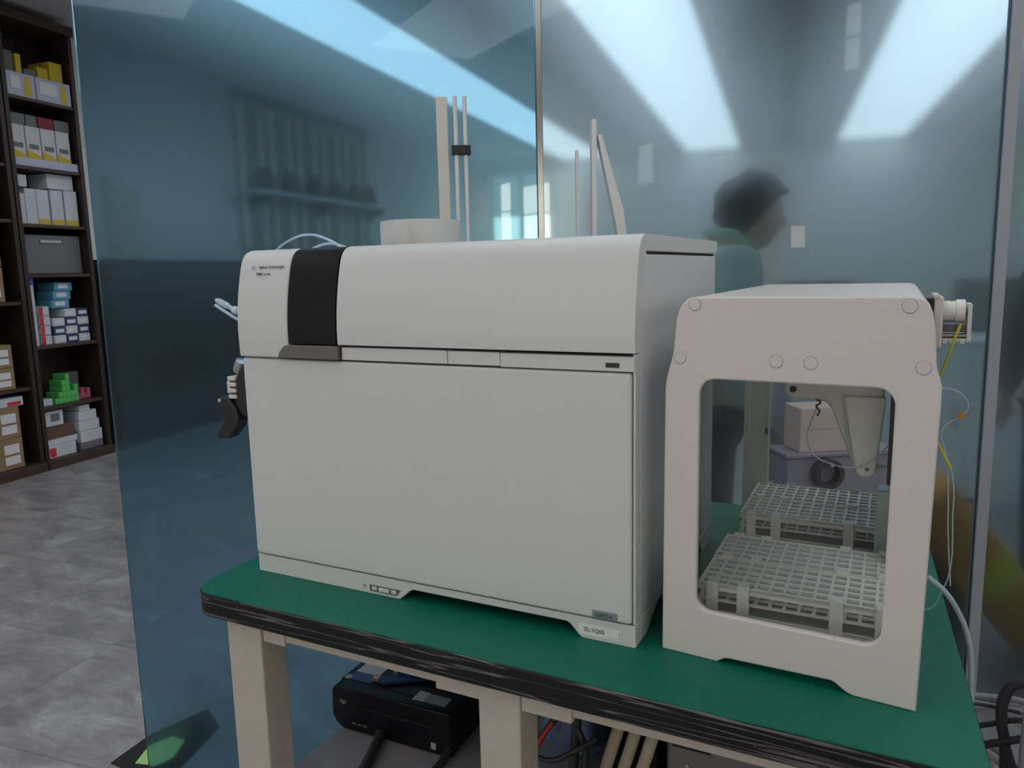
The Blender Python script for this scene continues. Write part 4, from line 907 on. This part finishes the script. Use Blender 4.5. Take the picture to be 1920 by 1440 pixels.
# ================================================================== PEOPLE beyond the glass
def skin_mesh(verts, edges, radii, sub=2, root=0):
    me = bpy.data.meshes.new('sk'); me.from_pydata([tuple(v) for v in verts], edges, [])
    o = bpy.data.objects.new('sk', me); COL.objects.link(o)
    o.modifiers.new('skin', 'SKIN').use_smooth_shade = True
    sv = me.skin_vertices[0].data
    for i, r in enumerate(radii):
        sv[i].radius = r if isinstance(r, tuple) else (r, r); sv[i].use_root = (i == root)
    md = o.modifiers.new('sub', 'SUBSURF'); md.levels = sub; md.render_levels = sub
    dg = bpy.context.evaluated_depsgraph_get(); dg.update()
    res = bpy.data.meshes.new_from_object(o.evaluated_get(dg))
    bpy.data.objects.remove(o); return res
def head_bm(bm, MH):
    """head about 0.23 tall, looking along +x, chin at the bottom"""
    s = bmesh.ops.create_uvsphere(bm, u_segments=36, v_segments=24, radius=1.0)['verts']
    for v_ in s:
        x, y, z = v_.co
        X = x*0.098; Yy = y*0.076; Z = z*0.118
        if z < 0:                                       # jaw narrows and the back of the skull tucks in
            k = -z
            Yy *= 1-0.30*k*k
            if x < 0: X *= 1-0.45*k
            else: X *= 1-0.10*k
        fr = max(0, x)
        if x > 0.6:
            X += 0.026*math.exp(-((y/0.16)**2)-((z+0.10)/0.17)**2)      # nose
            X -= 0.007*math.exp(-((abs(y)-0.33)/0.16)**2-((z-0.08)/0.13)**2)   # eye sockets
            X += 0.007*math.exp(-((y/0.30)**2)-((z+0.50)/0.09)**2)      # lips
            X += 0.010*math.exp(-((y/0.35)**2)-((z+0.84)/0.16)**2)      # chin
            X += 0.005*math.exp(-((z-0.30)/0.12)**2)                   # brow
        if x < -0.5: X -= 0.008*(1-abs(z))
        for sgn in (1, -1):                             # ears
            d = math.exp(-((x+0.05)/0.13)**2-((z+0.05)/0.20)**2)
            if y*sgn > 0.8: Yy += sgn*0.016*d
        v_.co = MH @ Vector((X, Yy, Z))
def person(name, label, base, yaw, H, lean, shirt, trousers, head_tilt=0.0, arms='down'):
    k = H/1.74
    R_ = Matrix.Translation(base) @ Matrix.Rotation(yaw, 4, 'Z') @ Matrix.Scale(k, 4)
    t = thing(name, base, label, 'person')
    lx = lambda z: lean*max(0, (z-0.95))/0.5            # forward lean above the hips
    P = lambda x, y, z: R_ @ Vector((x+lx(z), y, z))
    V, E, Rd = [], [], []
    def add(p, r, par=None):
        V.append(P(*p)); Rd.append(tuple(q*k for q in r) if isinstance(r, tuple) else r*k)
        if par is not None: E.append((par, len(V)-1))
        return len(V)-1
    pel = add((0, 0, 0.95), (0.13, 0.10)); wa = add((0, 0, 1.08), (0.125, 0.095), pel); ch = add((0.005, 0, 1.29), (0.15, 0.105), wa)
    nb_ = add((0, 0, 1.43), (0.075, 0.065), ch); nk = add((0.015, 0, 1.50), 0.056, nb_); nk2 = add((0.03, 0, 1.56), 0.055, nk)
    hands = []
    for s in (1, -1):
        hp = add((0, s*0.09, 0.90), 0.095, pel); kn = add((0.01, s*0.10, 0.49), 0.062, hp); an = add((-0.02, s*0.10, 0.09), 0.042, kn); to = add((0.13, s*0.115, 0.04), (0.045, 0.03), an)
        sh = add((0, s*0.175, 1.40), 0.062, ch); el = add((0.0, s*0.235, 1.12), 0.046, sh); wr = add((0.13, s*0.22, 0.92), 0.030, el)
        pa = add((0.18, s*0.215, 0.865), (0.034, 0.020), wr)
        for f in range(4):
            y = s*(0.215+0.02*(f-1.5)); q = add((0.212, y, 0.835), 0.0095, pa); q2 = add((0.228, y, 0.80-0.004*(f in (1, 2))), 0.0085, q); q3 = add((0.226, y, 0.772-0.006*(f in (1, 2))), 0.0075, q2)
        q = add((0.185, s*0.178, 0.862), 0.011, pa); q2 = add((0.205, s*0.168, 0.835), 0.009, q)
    bme = skin_mesh(V, E, Rd)
    bm = bmesh.new(); bm.from_mesh(bme)
    MH = R_ @ Matrix.Translation((0.075+lx(1.6), 0, 1.555)) @ Matrix.Rotation(head_tilt, 4, 'Y')
    head_bm(bm, MH)
    put('body', from_bm(bm, 'body'), M['skin'], t, smooth=True)
    for s in (1, -1):
        bm = bmesh.new(); bmesh.ops.create_uvsphere(bm, u_segments=12, v_segments=8, radius=0.011*k, matrix=MH @ Matrix.Translation((0.078, s*0.028, 0.010)))
        e_ = put('eye', from_bm(bm, 'eye'), M['eyewhite'], t, smooth=True)
        bm = bmesh.new(); bmesh.ops.create_uvsphere(bm, u_segments=10, v_segments=6, radius=0.006*k, matrix=MH @ Matrix.Translation((0.085, s*0.028, 0.010)))
        put('iris', from_bm(bm, 'iris'), M['hair'], e_, smooth=True)
    # hair
    bm = bmesh.new(); vs = bmesh.ops.create_uvsphere(bm, u_segments=48, v_segments=32, radius=1.0)['verts']
    kill = []
    for v_ in vs:
        x, y, z = v_.co
        lim = -0.42 if x < -0.2 else (-0.42 + (x+0.2)*1.15 if x < 0.6 else 0.50)
        if z < lim: kill.append(v_); continue
        f = 1.15 + 0.10*noise.noise(v_.co*4) + 0.07*noise.noise(v_.co*11) + 0.05*max(0, z) + 0.16*x*x*math.exp(-((z-0.42)/0.22)**2)
        v_.co = MH @ Vector((x*0.104*f-0.004, y*0.080*f, z*0.120*f))
    bmesh.ops.delete(bm, geom=kill, context='VERTS')
    o_ = put('hair', from_bm(bm, 'hair'), M['hair'], t, smooth=True); md = o_.modifiers.new('solid', 'SOLIDIFY'); md.thickness = 0.012; md.offset = -1
    # shirt
    V, E, Rd = [], [], []
    pel = add((0, 0, 0.90), (0.150, 0.118)); wa = add((0, 0, 1.08), (0.150, 0.118), pel); ch = add((0.0, 0, 1.27), (0.175, 0.132), wa); nb_ = add((0, 0, 1.42), (0.115, 0.10), ch); cl_ = add((0.012, 0, 1.475), (0.072, 0.068), nb_)
    for s in (1, -1):
        sh = add((0, s*0.175, 1.395), 0.082, ch); el = add((0.0, s*0.235, 1.12), 0.064, sh); wr = add((0.115, s*0.222, 0.945), 0.048, el)
    o_ = put('shirt', skin_mesh(V, E, Rd), shirt, t, smooth=True)
    # collar
    tube('collar', [P(0.065, 0.045, 1.455), P(0.02, 0.072, 1.488), P(-0.045, 0.05, 1.505), P(-0.06, 0, 1.51), P(-0.045, -0.05, 1.505), P(0.02, -0.072, 1.488), P(0.065, -0.045, 1.455)], 0.016*k, shirt, o_)
    V, E, Rd = [], [], []
    pel = add((0, 0, 0.96), (0.140, 0.108))
    for s in (1, -1):
        hp = add((0, s*0.09, 0.88), 0.108, pel); kn = add((0.01, s*0.10, 0.49), 0.080, hp); an = add((-0.02, s*0.10, 0.10), 0.066, kn)
    put('trousers', skin_mesh(V, E, Rd), trousers, t, smooth=True)
    for s in (1, -1):
        V, E, Rd = [], [], []
        a_ = add((-0.045, s*0.10, 0.045), 0.046); b_ = add((0.03, s*0.105, 0.045), 0.048, a_); c_ = add((0.14, s*0.115, 0.036), 0.040, b_)
        me = skin_mesh(V, E, Rd); put('shoe', me, M['shoe'], t, smooth=True)
    return t
person('person', 'person with short black hair in a pale green shirt, in profile behind the glass', (0.435, 1.633, 0), math.radians(30), 1.80, 0.075, M['mint'], M['navycloth'], head_tilt=0.12)
person('person', 'person in a black jacket cut off by right frame edge behind the glass', (1.671, 2.42, 0), math.radians(100), 1.72, 0.02, M['darkcloth'], M['navycloth'])

# ================================================================== things low behind the glass, right
def at_glass(l, d, z): return GLASS @ Vector((l, d, z))
t = thing('rolled_mat', (2.62, 0.30, 0.2), 'orange rolled foam mat with a yellow band, leaning behind right glass panes', 'mat', None, GLASS)
p0, p1 = Vector((2.56, 0.30, 0.66)), Vector((3.04, 0.30, 0.09))
ax = (p1-p0).normalized()
def along(s0, s1, r, name, m):
    q = GLASS @ Matrix.Translation(p0) @ ax.to_track_quat('Z', 'Y').to_matrix().to_4x4()
    lathe(name, [(0, s0), (r*0.85, s0), (r, s0+0.01), (r, s1-0.01), (r*0.85, s1), (0, s1)], m, t, q, n=28)
along(0, 0.76, 0.10, 'foam_roll', M['foam_orange'])
along(0.34, 0.48, 0.106, 'webbing_band', M['foam_yellow'])
t = thing('dark_carton', (2.74, 0.60, 0), 'dark brown carton standing behind the leaning orange mat', 'box', None, GLASS)
box('box_body', (2.58, 2.90), (0.46, 0.75), (0, 0.54), M['darkbox'], t, GLASS, bevel=0.004); box('box_flap', (2.57, 2.91), (0.45, 0.60), (0.54, 0.546), M['darkbox'], t, GLASS)
t = thing('pedestal', (2.02, -0.08, 0), 'narrow lilac grey pedestal cabinet between the table and the glass, seen through the autosampler', 'cabinet', None, GLASS)
box('pedestal_body', (1.86, 2.19), (-0.14, -0.02), (0, 0.905), M['lilac'], t, GLASS, bevel=0.003)
box('pedestal_top', (1.855, 2.195), (-0.146, -0.016), (0.905, 0.917), M['lilac'], t, GLASS, bevel=0.003)
d_ = box('door', (1.87, 2.18), (-0.147, -0.14), (0.05, 0.78), M['lilac'], t, GLASS, bevel=0.002); box('handle', (2.13, 2.145), (-0.16, -0.147), (0.5, 0.6), M['metal'], d_, GLASS)
lathe('peg', [(0, 0), (0.006, 0), (0.006, 0.05), (0, 0.052)], M['metal'], t, GLASS @ Matrix.Translation((1.967, -0.14, 0.893)) @ Matrix.Rotation(math.pi/2, 4, 'X'), n=12)
t = thing('beige_carton', (1.97, -0.08, 0.917), 'pinkish beige carton on the lilac pedestal, seen through the autosampler window', 'box', None, GLASS)
box('box_body', (1.90, 2.05), (-0.13, -0.03), (0.917, 1.045), M['beigebox'], t, GLASS, bevel=0.003); box('box_flap', (1.901, 2.049), (-0.1315, -0.13), (0.985, 1.043), M['beigebox'], t, GLASS)
t = thing('tape_roll', (1.967, -0.165, 0.825), 'dark tape roll hanging on the front of the lilac pedestal', 'tape roll', None, GLASS)
QR = GLASS @ Matrix.Translation((1.967, -0.165, 0.864)) @ Matrix.Rotation(math.pi/2, 4, 'X')
lathe('tape', [(0.031, -0.015), (0.042, -0.015), (0.042, 0.015), (0.031, 0.015), (0.031, -0.015)], M['reel'], t, QR, n=36)
lathe('tape_core', [(0.0285, -0.015), (0.031, -0.015), (0.031, 0.015), (0.0285, 0.015), (0.0285, -0.015)], M['darkbox'], t, QR, n=36)

# ================================================================== desks far behind the glass
def desk(a, b, w_, label, mon):
    t = thing('office_desk', (a, b, 0), label, 'desk', None, ROOM)
    box('desk_top', (a-w_/2, a+w_/2), (b-0.35, b+0.35), (0.72, 0.75), M['navy'], t, ROOM, bevel=0.004)
    box('modesty_panel', (a-w_/2+0.04, a+w_/2-0.04), (b-0.33, b-0.31), (0.1, 0.72), M['navy'], t, ROOM)
    for x in (a-w_/2+0.02, a+w_/2-0.06):
        for y in (b-0.33, b+0.29): box('leg', (x, x+0.04), (y, y+0.04), (0, 0.72), M['rail'], t, ROOM)
    box('desk_screen', (a-w_/2, a+w_/2), (b-0.38, b-0.355), (0.72, 1.18), M['navy'], t, ROOM, bevel=0.003)
    for m_, l in mon:
        q = thing('monitor', (a+m_, b, 0.75), l, 'monitor', None, ROOM)
        box('monitor_screen', (a+m_-0.26, a+m_+0.26), (b-0.02, b+0.01), (0.98, 1.32), M['black'], q, ROOM, bevel=0.006)
        box('monitor_neck', (a+m_-0.03, a+m_+0.03), (b-0.01, b+0.02), (0.76, 1.0), M['black'], q, ROOM); box('monitor_foot', (a+m_-0.12, a+m_+0.12), (b-0.08, b+0.1), (0.75, 0.762), M['black'], q, ROOM)
desk(0.9, 6.0, 1.9, 'dark desk with a low screen behind the glass, right of the green person', ((-0.62, 'black monitor on the dark desk just right of the person in green'), (0.5, 'black monitor at the right end of the dark desk')))
desk(-2.2, 8.6, 2.2, 'dark desk far behind the glass, left of the person in green', ((-0.5, 'black monitor at the left end of the far dark desk'), (0.4, 'black monitor at the right end of the far dark desk')))
t = thing('white_cupboard', (0.75, 5.1, 0), 'white low cupboard behind the glass, seen through the autosampler window', 'cupboard', None, ROOM)
box('cupboard_body', (0.1, 1.5), (4.9, 5.3), (0, 0.97), M['wall'], t, ROOM, bevel=0.004); box('cupboard_top', (0.08, 1.52), (4.88, 5.32), (0.97, 1.0), M['wall'], t, ROOM, bevel=0.004)
for k in range(3):
    d_ = box('door', (0.12+k*0.46, 0.56+k*0.46), (4.88, 4.9), (0.06, 0.95), M['wall'], t, ROOM, bevel=0.004); box('handle', (0.50+k*0.46, 0.52+k*0.46), (4.86, 4.88), (0.5, 0.65), M['metal'], d_, ROOM)
# plant on the far desk
t = thing('potted_plant', (-1.55, 8.5, 0.75), 'spiky dark potted plant on the far desk behind the glass', 'plant', None, ROOM)
PM = ROOM @ Matrix.Translation((-2.62+0.4, 8.35, 0.75))
lathe('pot', [(0, 0), (0.09, 0), (0.12, 0.2), (0.11, 0.2), (0.1, 0.18), (0, 0.18)], M['boxgrey'], t, PM, n=20)
for k in range(26):
    a = k*2.399; el_ = 0.35+0.5*((k*7) % 10)/10; L_ = 0.75+0.25*((k*3) % 5)/5
    d_ = Vector((math.cos(a)*math.sin(el_), math.sin(a)*math.sin(el_), math.cos(el_)))
    s_ = Vector((-math.sin(a), math.cos(a), 0))*0.018
    pts = [Vector((0, 0, 0.18)), Vector((0, 0, 0.18))+d_*L_*0.6, Vector((0, 0, 0.18))+d_*L_+Vector((0, 0, -0.10))]
    bm = bmesh.new()
    a0 = [bm.verts.new(PM @ (pts[0]+s_*0.5)), bm.verts.new(PM @ (pts[0]-s_*0.5))]; a1 = [bm.verts.new(PM @ (pts[1]+s_)), bm.verts.new(PM @ (pts[1]-s_))]; a2 = bm.verts.new(PM @ pts[2])
    bm.faces.new((a0[0], a0[1], a1[1], a1[0])); bm.faces.new((a1[0], a1[1], a2))
    o_ = put('leaf', from_bm(bm, 'leaf'), M['navy'], t); md = o_.modifiers.new('solid', 'SOLIDIFY'); md.thickness = 0.003
